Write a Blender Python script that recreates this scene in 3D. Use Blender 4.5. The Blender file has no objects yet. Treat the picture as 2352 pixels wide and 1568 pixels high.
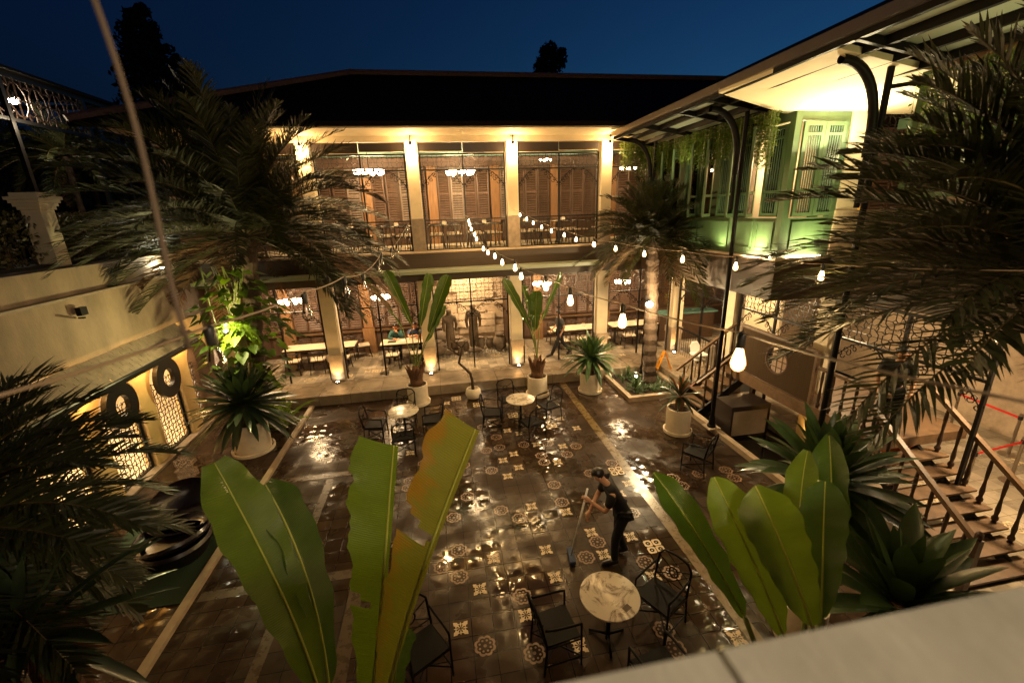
import bpy, math, random
from mathutils import Vector as V, Matrix, Quaternion
random.seed(7)
PI = math.pi; R = math.radians
sc = bpy.context.scene
col = sc.collection
# ------------------------------------------------------------------ camera
YAW, PITCH, ROLL, FPX = R(9.3), R(16.9), R(-1.9), 980.0      # focal length in units of a 2352 px wide picture
CAM = V((0, 0, 5.4))
_f = V((math.sin(YAW)*math.cos(PITCH), math.cos(YAW)*math.cos(PITCH), -math.sin(PITCH)))
_r0 = V((math.cos(YAW), -math.sin(YAW), 0)); _u0 = _r0.cross(_f)
_r = _r0*math.cos(ROLL) + _u0*math.sin(ROLL); _u = -_r0*math.sin(ROLL) + _u0*math.cos(ROLL)
cam = bpy.data.cameras.new('camera'); co = bpy.data.objects.new('camera', cam); col.objects.link(co)
co.matrix_world = Matrix.Translation(CAM) @ Matrix((_r, _u, -_f)).transposed().to_4x4()
cam.sensor_width = 36; cam.lens = 36*FPX/2352; cam.clip_start = .02; cam.clip_end = 500
cam.dof.use_dof = True; cam.dof.focus_distance = 9; cam.dof.aperture_fstop = 1.6
sc.camera = co
def ray(x, y): return _f + _r*((x-1176)/FPX) - _u*((y-784)/FPX)
def P(x, y, ax, v):          # where a sight line of the survey meets a known plane
    i = 'xyz'.index(ax); d = ray(x, y); return CAM + d*((v-CAM[i])/d[i])
def at(x, y, d): return CAM + ray(x, y)*d
# ------------------------------------------------------------------ world, exposure
w = bpy.data.worlds.new('World'); sc.world = w; w.use_nodes = True
nt = w.node_tree; bg = nt.nodes['Background']
sky = nt.nodes.new('ShaderNodeTexSky'); sky.sky_type = 'NISHITA'; sky.sun_disc = False
sky.sun_elevation = R(-4.0); sky.sun_rotation = R(60); sky.air_density = 1.2; sky.dust_density = .3; sky.ozone_density = 4
hs = nt.nodes.new('ShaderNodeMix'); hs.data_type = 'RGBA'; hs.blend_type = 'MULTIPLY'; hs.inputs[0].default_value = 1
hs.inputs[7].default_value = (.24, .80, .62, 1)
nt.links.new(sky.outputs[0], hs.inputs[6]); nt.links.new(hs.outputs[2], bg.inputs[0]); bg.inputs[1].default_value = 0.55
sc.view_settings.view_transform = 'Standard'; sc.view_settings.look = 'None'; sc.view_settings.exposure = 2.0; sc.view_settings.gamma = 1
sc.cycles.use_denoising = True
sc.cycles.max_bounces = 7; sc.cycles.diffuse_bounces = 3; sc.cycles.glossy_bounces = 3; sc.cycles.transmission_bounces = 5
sc.cycles.sample_clamp_indirect = 4; sc.cycles.caustics_reflective = False; sc.cycles.caustics_refractive = False
WARM = (1, .56, .17); WARM2 = (1, .60, .22); CREAM = (1, .70, .37)
def lamp(kind, name, loc, power, color=WARM2, size=.04, target=None, spot=80, blend=.6, parent=None, sizey=None):
    l = bpy.data.lights.new(name, kind); l.energy = power; l.color = color
    if kind == 'POINT': l.shadow_soft_size = size
    if kind == 'SPOT': l.shadow_soft_size = size; l.spot_size = R(spot); l.spot_blend = blend
    if kind == 'AREA':
        l.size = size
        if sizey: l.shape = 'RECTANGLE'; l.size_y = sizey
    o = bpy.data.objects.new(name, l); col.objects.link(o); o.location = loc
    if target is not None: o.rotation_euler = (V(target)-V(loc)).to_track_quat('-Z', 'Y').to_euler()
    return o
# lamp of our own balcony, behind the photographer
lamp('AREA', 'balcony_lamp', (2.0, -2.6, 7.2), 60, (1, .77, .48), .35, (0.2, 5, 3))
# ------------------------------------------------------------------ materials
def mat(name, c, rough=.6, metal=0, var=0, vs=4, bump=0, bs=30, transl=0, emit=0, coat=0, c2=None, stretch=None, spec=.5, alpha=1):
    m = bpy.data.materials.new(name); m.use_nodes = True; n = m.node_tree; L = n.links.new
    b = n.nodes['Principled BSDF']; b.inputs['Base Color'].default_value = (*c, 1); b.inputs['Roughness'].default_value = rough
    b.inputs['Metallic'].default_value = metal; b.inputs['Coat Weight'].default_value = coat; b.inputs['Coat Roughness'].default_value = .15
    b.inputs['Specular IOR Level'].default_value = spec
    if emit: b.inputs['Emission Color'].default_value = (*c, 1); b.inputs['Emission Strength'].default_value = emit
    tc = n.nodes.new('ShaderNodeTexCoord'); mp = n.nodes.new('ShaderNodeMapping'); L(tc.outputs['Object'], mp.inputs[0])
    if stretch: mp.inputs['Scale'].default_value = stretch
    if var:
        t = n.nodes.new('ShaderNodeTexNoise'); t.inputs['Scale'].default_value = vs; t.inputs['Detail'].default_value = 6; t.inputs['Roughness'].default_value = .65
        L(mp.outputs[0], t.inputs[0]); r = n.nodes.new('ShaderNodeValToRGB'); L(t.outputs[0], r.inputs[0])
        c2 = c2 or tuple(x*(1-var) for x in c)
        r.color_ramp.elements[0].position = .32; r.color_ramp.elements[0].color = (*c2, 1)
        r.color_ramp.elements[1].position = .66; r.color_ramp.elements[1].color = (*[min(1, x*(1+var*.4)) for x in c], 1)
        L(r.outputs[0], b.inputs['Base Color'])
        if not metal:
            mr = n.nodes.new('ShaderNodeMapRange'); L(t.outputs[0], mr.inputs[0]); mr.inputs[3].default_value = max(.04, rough-.18); mr.inputs[4].default_value = min(1, rough+.15)
            L(mr.outputs[0], b.inputs['Roughness'])
    if bump:
        t2 = n.nodes.new('ShaderNodeTexNoise'); t2.inputs['Scale'].default_value = bs; t2.inputs['Detail'].default_value = 4; L(mp.outputs[0], t2.inputs[0])
        bp = n.nodes.new('ShaderNodeBump'); bp.inputs['Strength'].default_value = bump; bp.inputs['Distance'].default_value = .02; L(t2.outputs[0], bp.inputs['Height']); L(bp.outputs[0], b.inputs['Normal'])
    if transl:
        tr = n.nodes.new('ShaderNodeBsdfTranslucent'); tr.inputs[0].default_value = (c[0]*1.6, c[1]*1.5, c[2]*.6, 1)
        mx = n.nodes.new('ShaderNodeMixShader'); mx.inputs[0].default_value = transl
        L(b.outputs[0], mx.inputs[1]); L(tr.outputs[0], mx.inputs[2]); L(mx.outputs[0], n.nodes['Material Output'].inputs[0])
    return m
def glow(name, c, s):
    m = bpy.data.materials.new(name); m.use_nodes = True; n = m.node_tree; n.nodes.clear()
    e = n.nodes.new('ShaderNodeEmission'); e.inputs[0].default_value = (*c, 1); e.inputs[1].default_value = s
    o = n.nodes.new('ShaderNodeOutputMaterial'); n.links.new(e.outputs[0], o.inputs[0]); return m
def bulbglow(name):      # clear lamp: white-hot middle, amber glass towards the rim
    m = bpy.data.materials.new(name); m.use_nodes = True; n = m.node_tree; n.nodes.clear(); L = n.links.new
    lw = n.nodes.new('ShaderNodeLayerWeight'); lw.inputs[0].default_value = .35; r = n.nodes.new('ShaderNodeValToRGB'); L(lw.outputs['Facing'], r.inputs[0]); e = r.color_ramp.elements
    e[0].position = .15; e[0].color = (1, .80, .45, 1); e[1].position = .75; e[1].color = (.10, .035, .006, 1); x = e.new(.42); x.color = (.42, .20, .05, 1)
    em = n.nodes.new('ShaderNodeEmission'); em.inputs[1].default_value = 9; L(r.outputs[0], em.inputs[0]); o = n.nodes.new('ShaderNodeOutputMaterial'); L(em.outputs[0], o.inputs[0]); return m
def glassm(name, c=(1, 1, 1), rough=0.0, mixv=.12):
    m = bpy.data.materials.new(name); m.use_nodes = True; n = m.node_tree; n.nodes.clear(); L = n.links.new
    t = n.nodes.new('ShaderNodeBsdfTransparent'); t.inputs[0].default_value = (*c, 1)
    g = n.nodes.new('ShaderNodeBsdfGlossy'); g.inputs['Roughness'].default_value = rough
    f = n.nodes.new('ShaderNodeFresnel'); f.inputs[0].default_value = 1.45; x = n.nodes.new('ShaderNodeMixShader')
    L(f.outputs[0], x.inputs[0]); L(t.outputs[0], x.inputs[1]); L(g.outputs[0], x.inputs[2])
    o = n.nodes.new('ShaderNodeOutputMaterial'); L(x.outputs[0], o.inputs[0]); return m
M = dict(
 plaster=mat('plaster', (.62, .52, .36), .7, var=.16, vs=1.6, bump=.15, bs=60),
 wallplaster=mat('terrace_plaster', (.27, .20, .135), .8, var=.45, vs=1.1, bump=.3, bs=40, stretch=(1, 1, .45)),
 yellowplaster=mat('yellow_plaster', (.62, .44, .20), .7, var=.2, vs=2, bump=.15, bs=50),
 soffit=mat('soffit_white', (.72, .62, .42), .8, var=.10, vs=.7, stretch=(.3, 1, 1)),
 darkwood=mat('dark_wood', (.07, .036, .018), .55, var=.5, vs=5, bump=.2, bs=30, stretch=(1, 1, 12)),
 band=mat('fascia_band', (.055, .034, .02), .6, var=.35, vs=3, bump=.1, stretch=(.3, 1, 6)),
 shutter=mat('shutter_wood', (.105, .060, .040), .5, var=.4, vs=4, stretch=(3, 3, .6), bump=.12),
 shutterlt=mat('shutter_wood_pale', (.20, .15, .12), .5, var=.4, vs=4, stretch=(3, 3, .6), bump=.12),  # paler, greyer tone of the shutter wood for some upstairs leaves
 postwood=mat('post_wood', (.24, .125, .055), .55, var=.3, vs=4, stretch=(4, 4, .5), bump=.15),
 steel=mat('black_steel', (.012, .011, .011), .35, .3),
 iron=mat('black_iron', (.007, .006, .005), .5, 0, spec=.10, bump=.1, bs=80),
 cord=mat('cord_grey', (.22, .15, .09), .6), rubber=mat('socket_black', (.015, .014, .013), .45),
 green=mat('sage_green_paint', (.075, .13, .058), .5, var=.18, vs=3, stretch=(2, 2, .5), bump=.08),
 greendk=mat('green_canvas', (.06, .11, .065), .6, var=.2),
 stonecap=mat('grey_stone', (.26, .20, .145), .6, var=.3, vs=6, bump=.2, bs=40),
 roof=mat('roof_tile', (.008, .005, .004), .95, spec=.1, var=.5, vs=8, bump=.7, bs=20),
 ridge=mat('ridge_tile', (.13, .06, .04), .8, var=.4, vs=9, bump=.5, bs=20),
 pot=mat('white_concrete_pot', (.74, .63, .47), .75, var=.2, vs=3, bump=.25, bs=30),
 rope=mat('rope_grey', (.09, .06, .04), .8),
 soil=mat('dark_soil', (.03, .018, .01), .95, bump=.8, bs=40),
 bark=mat('palm_bark', (.06, .036, .02), .9, var=.5, vs=14, bump=.9, bs=22),
 husk=mat('fibre_husk', (.16, .075, .035), .85, var=.5, vs=12, bump=.6, stretch=(3, 3, .5)),
 palm=mat('palm_leaf', (.024, .027, .008), .5, transl=.10, var=.45, vs=5, spec=.3),
 palmgold=mat('palm_leaf_gold', (.06, .042, .012), .5, transl=.1, var=.4, vs=5),
 brom=mat('bromeliad_leaf', (.045, .085, .028), .38, transl=.12, var=.4, vs=5, coat=.2),
 bromdk=mat('agave_leaf', (.028, .045, .022), .35, transl=.08, var=.4, vs=5, coat=.25),
 bromred=mat('red_leaf', (.24, .07, .02), .4, transl=.15, var=.3),
 vine=mat('vine_leaf', (.07, .12, .015), .5, transl=.25, var=.4, vs=8),
 fern=mat('fern_leaf', (.16, .26, .02), .4, transl=.3, var=.3, vs=8),
 hedge=mat('hedge_leaf', (.07, .06, .018), .5, transl=.1, var=.5, vs=6),
 deadleaf=mat('dead_palm_leaf', (.12, .062, .025), .8, var=.4, vs=6),
 conifer=mat('conifer_leaf', (.010, .012, .010), .8, var=.4),
 midrib=mat('leaf_midrib', (.34, .36, .07), .4, transl=.1), petiole=mat('leaf_stalk', (.16, .19, .04), .45, var=.3, vs=6, coat=.1),
 cream=mat('cream_top', (.62, .52, .38), .35, var=.08), blackwood=mat('black_wood', (.02, .013, .01), .35),
 pad=mat('cream_pad', (.52, .42, .30), .7), white=mat('white_plastic', (.8, .78, .74), .35), mat_green=mat('green_mat', (.012, .035, .014), .9, bump=.5, bs=200),
 blackgloss=mat('black_shell', (.012, .007, .009), .3, coat=.3), skin=mat('skin', (.50, .27, .16), .5), skin2=mat('skin_warm', (.55, .24, .12), .5),
 hair=mat('black_hair', (.008, .006, .005), .4), blackcloth=mat('black_cloth', (.007, .007, .008), .8, bump=.3, bs=60), greycloth=mat('charcoal_cloth', (.05, .05, .055), .8, bump=.3, bs=60),
 teal=mat('teal_cloth', (.015, .07, .065), .8), navy=mat('navy_cloth', (.03, .05, .11), .8), orangecloth=mat('orange_cloth', (.75, .16, .03), .8), yellowcloth=mat('yellow_cloth', (.8, .5, .06), .8),
 metal=mat('brushed_metal', (.32, .27, .22), .3, .9), signy=mat('yellow_plastic', (.85, .33, .01), .45), red=mat('red_belt', (.65, .02, .015), .6),
 statue=mat('stone_statue', (.17, .125, .085), .85, var=.4, vs=7, bump=.7, bs=30), jar=mat('clay_jar', (.20, .15, .105), .7, var=.35, vs=6, bump=.3, bs=25),
 gravel=mat('white_gravel', (.45, .40, .33), .9, var=.5, vs=50, bump=1, bs=60), sand=mat('sandstone', (.50, .38, .26), .8, var=.25, vs=5, bump=.4, bs=30),
 marbletop=mat('green_marble', (.12, .24, .20), .25, var=.3), ceilgreen=mat('ceiling_green', (.09, .17, .14), .7), glass=glassm('clear_glass'), water=mat('dark_water', (.008, .008, .007), .06),
 frost=mat('canopy_panel', (.38, .42, .36), .4, transl=.3), boxwhite=mat('box_front', (.5, .42, .32), .5, var=.25, vs=2), rust=mat('worn_steel', (.06, .035, .025), .5, .4, var=.4, vs=8, bump=.2),
 bamboo=mat('bamboo_panel', (.055, .034, .018), .85, spec=.1, var=.35, vs=3, stretch=(60, 60, .6), bump=.6, bs=3), brownwood=mat('brown_deck', (.12, .068, .034), .5, var=.4, vs=4, stretch=(2, 2, 2), bump=.2),
 earth=mat('dark_ground', (.012, .011, .008), .95, var=.4, vs=1), parapet=mat('parapet_stone', (.38, .36, .30), .6, var=.28, vs=3.2, stretch=(1, .35, 1), bump=.12, bs=90, coat=.05),
 strip=mat('cream_kerb', (.36, .27, .18), .55, var=.25, vs=5, bump=.2, bs=40), tanstrip=mat('tan_strip', (.085, .055, .03), .3, var=.35, vs=6), yellowstrip=mat('ochre_strip', (.15, .10, .038), .3, var=.35, vs=6),
 bulb=bulbglow('lit_filament_bulb'), shade=glow('lit_glass_shade', (1, .66, .34), 26), spotface=glow('spot_lens', (1, .8, .5), 60), strip_light=glow('strip_lamp', (1, .72, .45), 22),
 lampwhite=glow('white_lamp', (1, .93, .7), 45), dimglow=glow('dim_filament', (1, .6, .3), .25), coolglow=glow('cool_lamp', (.7, .9, 1), 9),
)
def marble():
    m = mat('white_marble', (.55, .49, .40), .18); n = m.node_tree; L = n.links.new; b = n.nodes['Principled BSDF']
    tc = n.nodes.new('ShaderNodeTexCoord'); t = n.nodes.new('ShaderNodeTexNoise'); t.inputs['Scale'].default_value = 3.4; t.inputs['Detail'].default_value = 9; t.inputs['Roughness'].default_value = .7; t.inputs['Distortion'].default_value = 1.3
    L(tc.outputs['Object'], t.inputs[0]); r = n.nodes.new('ShaderNodeValToRGB'); L(t.outputs[0], r.inputs[0]); e = r.color_ramp.elements
    e[0].position = .40; e[0].color = (.16, .12, .09, 1); e[1].position = .50; e[1].color = (.60, .53, .43, 1); x = e.new(.45); x.color = (.40, .34, .27, 1)
    L(r.outputs[0], b.inputs['Base Color']); return m
M['marble'] = marble()
def bigleaf(name, c, brown=None):     # long leaf with a rib pattern across it, from its UV map
    m = mat(name, c, .30, transl=.3, coat=.25); n = m.node_tree; L = n.links.new; b = n.nodes['Principled BSDF']
    uv = n.nodes.new('ShaderNodeUVMap'); uv.uv_map = 'leaf'; wv = n.nodes.new('ShaderNodeTexWave'); wv.bands_direction = 'Y'; wv.inputs['Scale'].default_value = 38; wv.inputs['Distortion'].default_value = .8; wv.inputs['Detail'].default_value = 2; wv.inputs['Detail Scale'].default_value = .4
    L(uv.outputs[0], wv.inputs[0]); bp = n.nodes.new('ShaderNodeBump'); bp.inputs['Strength'].default_value = .6; bp.inputs['Distance'].default_value = .006; L(wv.outputs[1], bp.inputs['Height']); L(bp.outputs[0], b.inputs['Normal'])
    t = n.nodes.new('ShaderNodeTexNoise'); t.inputs['Scale'].default_value = 4; t.inputs['Detail'].default_value = 5; mp = n.nodes.new('ShaderNodeMapping'); mp.inputs['Scale'].default_value = (.5, 4, 1); L(uv.outputs[0], mp.inputs[0]); L(mp.outputs[0], t.inputs[0])
    r = n.nodes.new('ShaderNodeValToRGB'); L(t.outputs[0], r.inputs[0]); e = r.color_ramp.elements; e[0].position = .3; e[0].color = (*[x*.75 for x in c], 1); e[1].position = .7; e[1].color = (*[x*1.2 for x in c], 1); out = r.outputs[0]
    if brown:   # withered brown along one edge
        sx = n.nodes.new('ShaderNodeSeparateXYZ'); L(uv.outputs[0], sx.inputs[0]); ad = n.nodes.new('ShaderNodeMath'); ad.operation = 'MULTIPLY_ADD'; L(t.outputs[0], ad.inputs[0]); ad.inputs[1].default_value = 1.0; L(sx.outputs[0], ad.inputs[2])
        rr = n.nodes.new('ShaderNodeValToRGB'); L(ad.outputs[0], rr.inputs[0]); e = rr.color_ramp.elements; e[0].position = .54; e[0].color = (1, 1, 1, 1); e[1].position = .76; e[1].color = (0, 0, 0, 1)
        mx = n.nodes.new('ShaderNodeMix'); mx.data_type = 'RGBA'; L(rr.outputs[0], mx.inputs[0]); L(out, mx.inputs[6]); mx.inputs[7].default_value = (*brown, 1); out = mx.outputs[2]
    L(out, b.inputs['Base Color']); return m
M['banana'] = bigleaf('banana_leaf', (.04, .082, .008)); M['bananalt'] = bigleaf('banana_leaf_light', (.09, .145, .012)); M['bananabr'] = bigleaf('banana_leaf_withered', (.14, .15, .025), (.30, .10, .012))
def tilemat(name, base, grout, px, py, ox, oy, wet, dome=0.0, var=.35, lo=.06, hi=.42, spec=.5):
    m = bpy.data.materials.new(name); m.use_nodes = True; n = m.node_tree; L = n.links.new; b = n.nodes['Principled BSDF']; b.inputs['Specular IOR Level'].default_value = spec
    g = n.nodes.new('ShaderNodeNewGeometry'); mp = n.nodes.new('ShaderNodeMapping'); mp.inputs['Location'].default_value = (-ox+px/2, -oy+py/2, 0); L(g.outputs['Position'], mp.inputs[0])
    br = n.nodes.new('ShaderNodeTexBrick'); br.offset = 0; br.inputs['Scale'].default_value = 1; br.inputs['Brick Width'].default_value = px; br.inputs['Row Height'].default_value = py
    br.inputs['Mortar Size'].default_value = .007; br.inputs['Mortar Smooth'].default_value = .2; L(mp.outputs[0], br.inputs[0])
    br.inputs['Color1'].default_value = (*base, 1); br.inputs['Color2'].default_value = (*[x*(1-var) for x in base], 1); br.inputs['Mortar'].default_value = (*grout, 1)
    st = n.nodes.new('ShaderNodeTexNoise'); st.inputs['Scale'].default_value = 1.7; st.inputs['Detail'].default_value = 8; st.inputs['Roughness'].default_value = .6; L(g.outputs['Position'], st.inputs[0])
    mr = n.nodes.new('ShaderNodeMapRange'); L(st.outputs[0], mr.inputs[0]); mr.inputs[1].default_value = .3; mr.inputs[2].default_value = .7; mr.inputs[3].default_value = .62; mr.inputs[4].default_value = 1.25
    mu = n.nodes.new('ShaderNodeMix'); mu.data_type = 'RGBA'; mu.blend_type = 'MULTIPLY'; mu.inputs[0].default_value = 1; L(br.outputs[0], mu.inputs[6]); L(mr.outputs[0], mu.inputs[7]); L(mu.outputs[2], b.inputs['Base Color'])
    p = n.nodes.new('ShaderNodeTexNoise'); p.inputs['Scale'].default_value = .75; p.inputs['Detail'].default_value = 5; p.inputs['Roughness'].default_value = .55; L(g.outputs['Position'], p.inputs[0])
    r = n.nodes.new('ShaderNodeMapRange'); L(p.outputs[0], r.inputs[0]); r.inputs[1].default_value = wet-.07; r.inputs[2].default_value = wet+.10; r.inputs[3].default_value = lo; r.inputs[4].default_value = hi; L(r.outputs[0], b.inputs['Roughness'])
    sm_ = n.nodes.new('ShaderNodeMapRange'); L(p.outputs[0], sm_.inputs[0]); sm_.inputs[1].default_value = wet-.07; sm_.inputs[2].default_value = wet+.08; sm_.inputs[3].default_value = spec*1.4; sm_.inputs[4].default_value = spec*.28; L(sm_.outputs[0], b.inputs['Specular IOR Level'])
    h = n.nodes.new('ShaderNodeMath'); h.operation = 'MULTIPLY_ADD'; L(br.outputs['Fac'], h.inputs[0]); h.inputs[1].default_value = -.5
    fn = n.nodes.new('ShaderNodeTexNoise'); fn.inputs['Scale'].default_value = 6; fn.inputs['Detail'].default_value = 3; L(g.outputs['Position'], fn.inputs[0])
    f2 = n.nodes.new('ShaderNodeMath'); f2.operation = 'MULTIPLY'; L(fn.outputs[0], f2.inputs[0]); f2.inputs[1].default_value = .16; L(f2.outputs[0], h.inputs[2]); hh = h.outputs[0]
    if dome:
        sp = n.nodes.new('ShaderNodeSeparateXYZ'); L(mp.outputs[0], sp.inputs[0]); o = []
        for k, pt in ((0, px), (1, py)):
            pp = n.nodes.new('ShaderNodeMath'); pp.operation = 'PINGPONG'; L(sp.outputs[k], pp.inputs[0]); pp.inputs[1].default_value = pt/2
            sm = n.nodes.new('ShaderNodeMapRange'); sm.interpolation_type = 'SMOOTHERSTEP'; L(pp.outputs[0], sm.inputs[0]); sm.inputs[1].default_value = 0; sm.inputs[2].default_value = pt/2; o.append(sm)
        ml = n.nodes.new('ShaderNodeMath'); ml.operation = 'MULTIPLY'; L(o[0].outputs[0], ml.inputs[0]); L(o[1].outputs[0], ml.inputs[1])
        ms = n.nodes.new('ShaderNodeMapRange'); L(p.outputs[0], ms.inputs[0]); ms.inputs[1].default_value = .46; ms.inputs[2].default_value = .56; ms.inputs[3].default_value = dome; ms.inputs[4].default_value = dome*.15
        m2 = n.nodes.new('ShaderNodeMath'); m2.operation = 'MULTIPLY'; L(ml.outputs[0], m2.inputs[0]); L(ms.outputs[0], m2.inputs[1])
        ad = n.nodes.new('ShaderNodeMath'); ad.operation = 'ADD'; L(hh, ad.inputs[0]); L(m2.outputs[0], ad.inputs[1]); hh = ad.outputs[0]
    bp = n.nodes.new('ShaderNodeBump'); bp.inputs['Strength'].default_value = .6; bp.inputs['Distance'].default_value = .008; L(hh, bp.inputs['Height']); L(bp.outputs[0], b.inputs['Normal'])
    return m
M['court'] = tilemat('courtyard_tiles', (.052, .032, .019), (.010, .006, .004), .297, .281, 1.385, 5.07, .50, dome=1.0, lo=.07, hi=.46, spec=.32)
M['stone'] = tilemat('platform_stone', (.30, .235, .16), (.10, .075, .05), .9, .62, .2, .1, .5, lo=.12, hi=.5, var=.25)
M['hallfloor'] = tilemat('hall_tiles', (.42, .35, .26), (.2, .16, .11), .3, .3, .1, .1, .5, lo=.12, hi=.4, var=.5)
M['inlay'] = mat('cream_inlay', (.60, .46, .28), .4, var=.3, vs=9); M['inlaydk'] = mat('dim_inlay', (.26, .16, .10), .35, var=.4, vs=9)
# ------------------------------------------------------------------ mesh helpers
def wloc(o):
    p = V((0,0,0))
    while o is not None: p += V(o.location); o = o.parent
    return p
class MB:
    def __init__(s): s.v = []; s.f = []; s.uv = {}
    def add(s, vs, fs):
        o = len(s.v); s.v += [tuple(x) for x in vs]; s.f += [tuple(i+o for i in f) for f in fs]; return o
    def box(s, x0, x1, y0, y1, z0, z1):
        x0, x1 = min(x0, x1), max(x0, x1); y0, y1 = min(y0, y1), max(y0, y1); z0, z1 = min(z0, z1), max(z0, z1)
        s.add([(x0,y0,z0),(x1,y0,z0),(x1,y1,z0),(x0,y1,z0),(x0,y0,z1),(x1,y0,z1),(x1,y1,z1),(x0,y1,z1)],
              [(0,3,2,1),(4,5,6,7),(0,1,5,4),(1,2,6,5),(2,3,7,6),(3,0,4,7)]); return s
    def bar(s, a, b, w, h=None, up=(0,0,1)):
        a, b = V(a), V(b); h = h or w; d = (b-a).normalized(); up = V(up)
        if abs(d.dot(up)) > .98: up = V((0,1,0)) if abs(d.y) < .9 else V((1,0,0))
        x = d.cross(up).normalized()*(w/2); y = x.cross(d).normalized()*(h/2)
        s.add([a-x-y,a+x-y,a+x+y,a-x+y,b-x-y,b+x-y,b+x+y,b-x+y],[(0,3,2,1),(4,5,6,7),(0,1,5,4),(1,2,6,5),(2,3,7,6),(3,0,4,7)]); return s
    def tube(s, pts, r, n=8, caps=True):
        pts = [V(p) for p in pts]; rr = r if isinstance(r, (list, tuple)) else [r]*len(pts)
        t0 = (pts[1]-pts[0]).normalized(); x = t0.orthogonal().normalized(); o = len(s.v)
        for i, p in enumerate(pts):
            t = (pts[min(i+1, len(pts)-1)]-pts[max(i-1, 0)]).normalized(); x = (x-t*x.dot(t)).normalized(); y = t.cross(x)
            for k in range(n): a = 2*PI*k/n; s.v.append(tuple(p+(x*math.cos(a)+y*math.sin(a))*rr[i]))
        for i in range(len(pts)-1):
            for k in range(n): k2 = (k+1)%n; s.f.append((o+i*n+k, o+i*n+k2, o+(i+1)*n+k2, o+(i+1)*n+k))
        if caps: s.f.append(tuple(o+k for k in reversed(range(n)))); e = o+(len(pts)-1)*n; s.f.append(tuple(e+k for k in range(n)))
        return s
    def lathe(s, prof, c=(0,0,0), n=24, cap=True):
        o = len(s.v); c = V(c)
        for r, z in prof:
            for k in range(n): a = 2*PI*k/n; s.v.append((c.x+r*math.cos(a), c.y+r*math.sin(a), c.z+z))
        for i in range(len(prof)-1):
            for k in range(n): k2 = (k+1)%n; s.f.append((o+i*n+k, o+i*n+k2, o+(i+1)*n+k2, o+(i+1)*n+k))
        if cap: s.f.append(tuple(o+k for k in reversed(range(n)))); e = o+(len(prof)-1)*n; s.f.append(tuple(e+k for k in range(n)))
        return s
    def poly(s, pts): s.add(pts, [tuple(range(len(pts)))]); return s
    def slab(s, pts, th):        # closed plate below a polygon
        n = len(pts); pts = [V(p) for p in pts]; lo = [p-V((0,0,th)) for p in pts]
        s.add(pts+lo, [tuple(range(n)), tuple(reversed(range(n, 2*n)))]+[(i, i+n, (i+1)%n+n, (i+1)%n) for i in range(n)]); return s
    def ell(s, c, rx, ry, rz, nu=14, nv=8):
        c = V(c); o = len(s.v)
        for j in range(nv+1):
            b = -PI/2+PI*j/nv
            for k in range(nu): a = 2*PI*k/nu; s.v.append((c.x+rx*math.cos(a)*math.cos(b), c.y+ry*math.sin(a)*math.cos(b), c.z+rz*math.sin(b)))
        for j in range(nv):
            for k in range(nu): k2 = (k+1)%nu; s.f.append((o+j*nu+k, o+j*nu+k2, o+(j+1)*nu+k2, o+(j+1)*nu+k))
        return s
    def build(s, name, m, parent=None, smooth=False, origin=None, label=None, cat=None, group=None, kind=None):
        me = bpy.data.meshes.new(name); o = V(origin) if origin is not None else (wloc(parent) if parent is not None else V((0,0,0)))
        me.from_pydata([tuple(V(p)-o) for p in s.v], [], s.f); me.update()
        if s.uv:
            ul = me.uv_layers.new(name='leaf')
            for lp in me.loops: ul.data[lp.index].uv = s.uv.get(lp.vertex_index, (0, 0))
        if smooth:
            me.polygons.foreach_set('use_smooth', [True]*len(me.polygons))
            if smooth == 'auto': me.set_sharp_from_angle(angle=R(40))
        me.materials.append(M[m] if isinstance(m, str) else m)
        ob = bpy.data.objects.new(name, me); col.objects.link(ob)
        if parent is not None:
            ob.parent = parent
            if origin is not None: ob.location = o-wloc(parent)
        elif origin is not None: ob.location = o
        tag(ob, label, cat, group, kind); return ob
def place(mb, name, m, parent, loc, rz=0, **k):
    o = mb.build(name, m, parent, origin=(0,0,0), **k); o.location = V(loc)-(wloc(parent) if parent is not None else V((0,0,0))); o.rotation_euler.z = rz; return o
def tag(o, label=None, cat=None, group=None, kind=None):
    for k, v in (('label', label), ('category', cat), ('group', group), ('kind', kind)):
        if v: o[k] = v
    return o
def thing(name, label, cat, base=(0,0,0), group=None, rz=0):
    o = bpy.data.objects.new(name, None); col.objects.link(o); o.location = base; o.rotation_euler.z = rz; o.empty_display_size = .1; return tag(o, label, cat, group)
KIDS = {}
def copy_tree(o, loc=None, rz=None, label=None, group=None, parent=None, scale=None):
    c = o.copy(); col.objects.link(c)
    if parent is not None: c.parent = parent
    if loc is not None: c.location = loc
    if rz is not None: c.rotation_euler.z = rz
    if scale is not None: c.scale = (scale,)*3
    if label: c['label'] = label
    if group: c['group'] = group
    for ch in list(o.children): copy_tree(ch, parent=c)
    return c
class Fleet:                     # first use moves the prototype, later uses copy it
    def __init__(s, proto, group=None): s.p = proto; s.used = False; s.g = group
    def put(s, loc, rz, label, scale=None, group=None):
        g = group or s.g
        if not s.used:
            s.used = True; s.src = copy_tree(s.p); s.first = s.p
            o = s.p; o.location = loc; o.rotation_euler.z = rz; o['label'] = label
            if g: o['group'] = g
            if scale: o.scale = (scale,)*3
            return o
        return copy_tree(s.src, loc, rz, label, g, scale=scale)
    def done(s):
        if s.used:
            def rm(o):
                for c in list(o.children): rm(c)
                bpy.data.objects.remove(o)
            rm(s.src)
def rnd(a, b): return random.uniform(a, b)
def bez(pts, n):
    pts = [V(p) for p in pts]; out = []
    for i in range(n+1):
        t = i/n; q = list(pts)
        while len(q) > 1: q = [q[k].lerp(q[k+1], t) for k in range(len(q)-1)]
        out.append(q[0])
    return out
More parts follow.
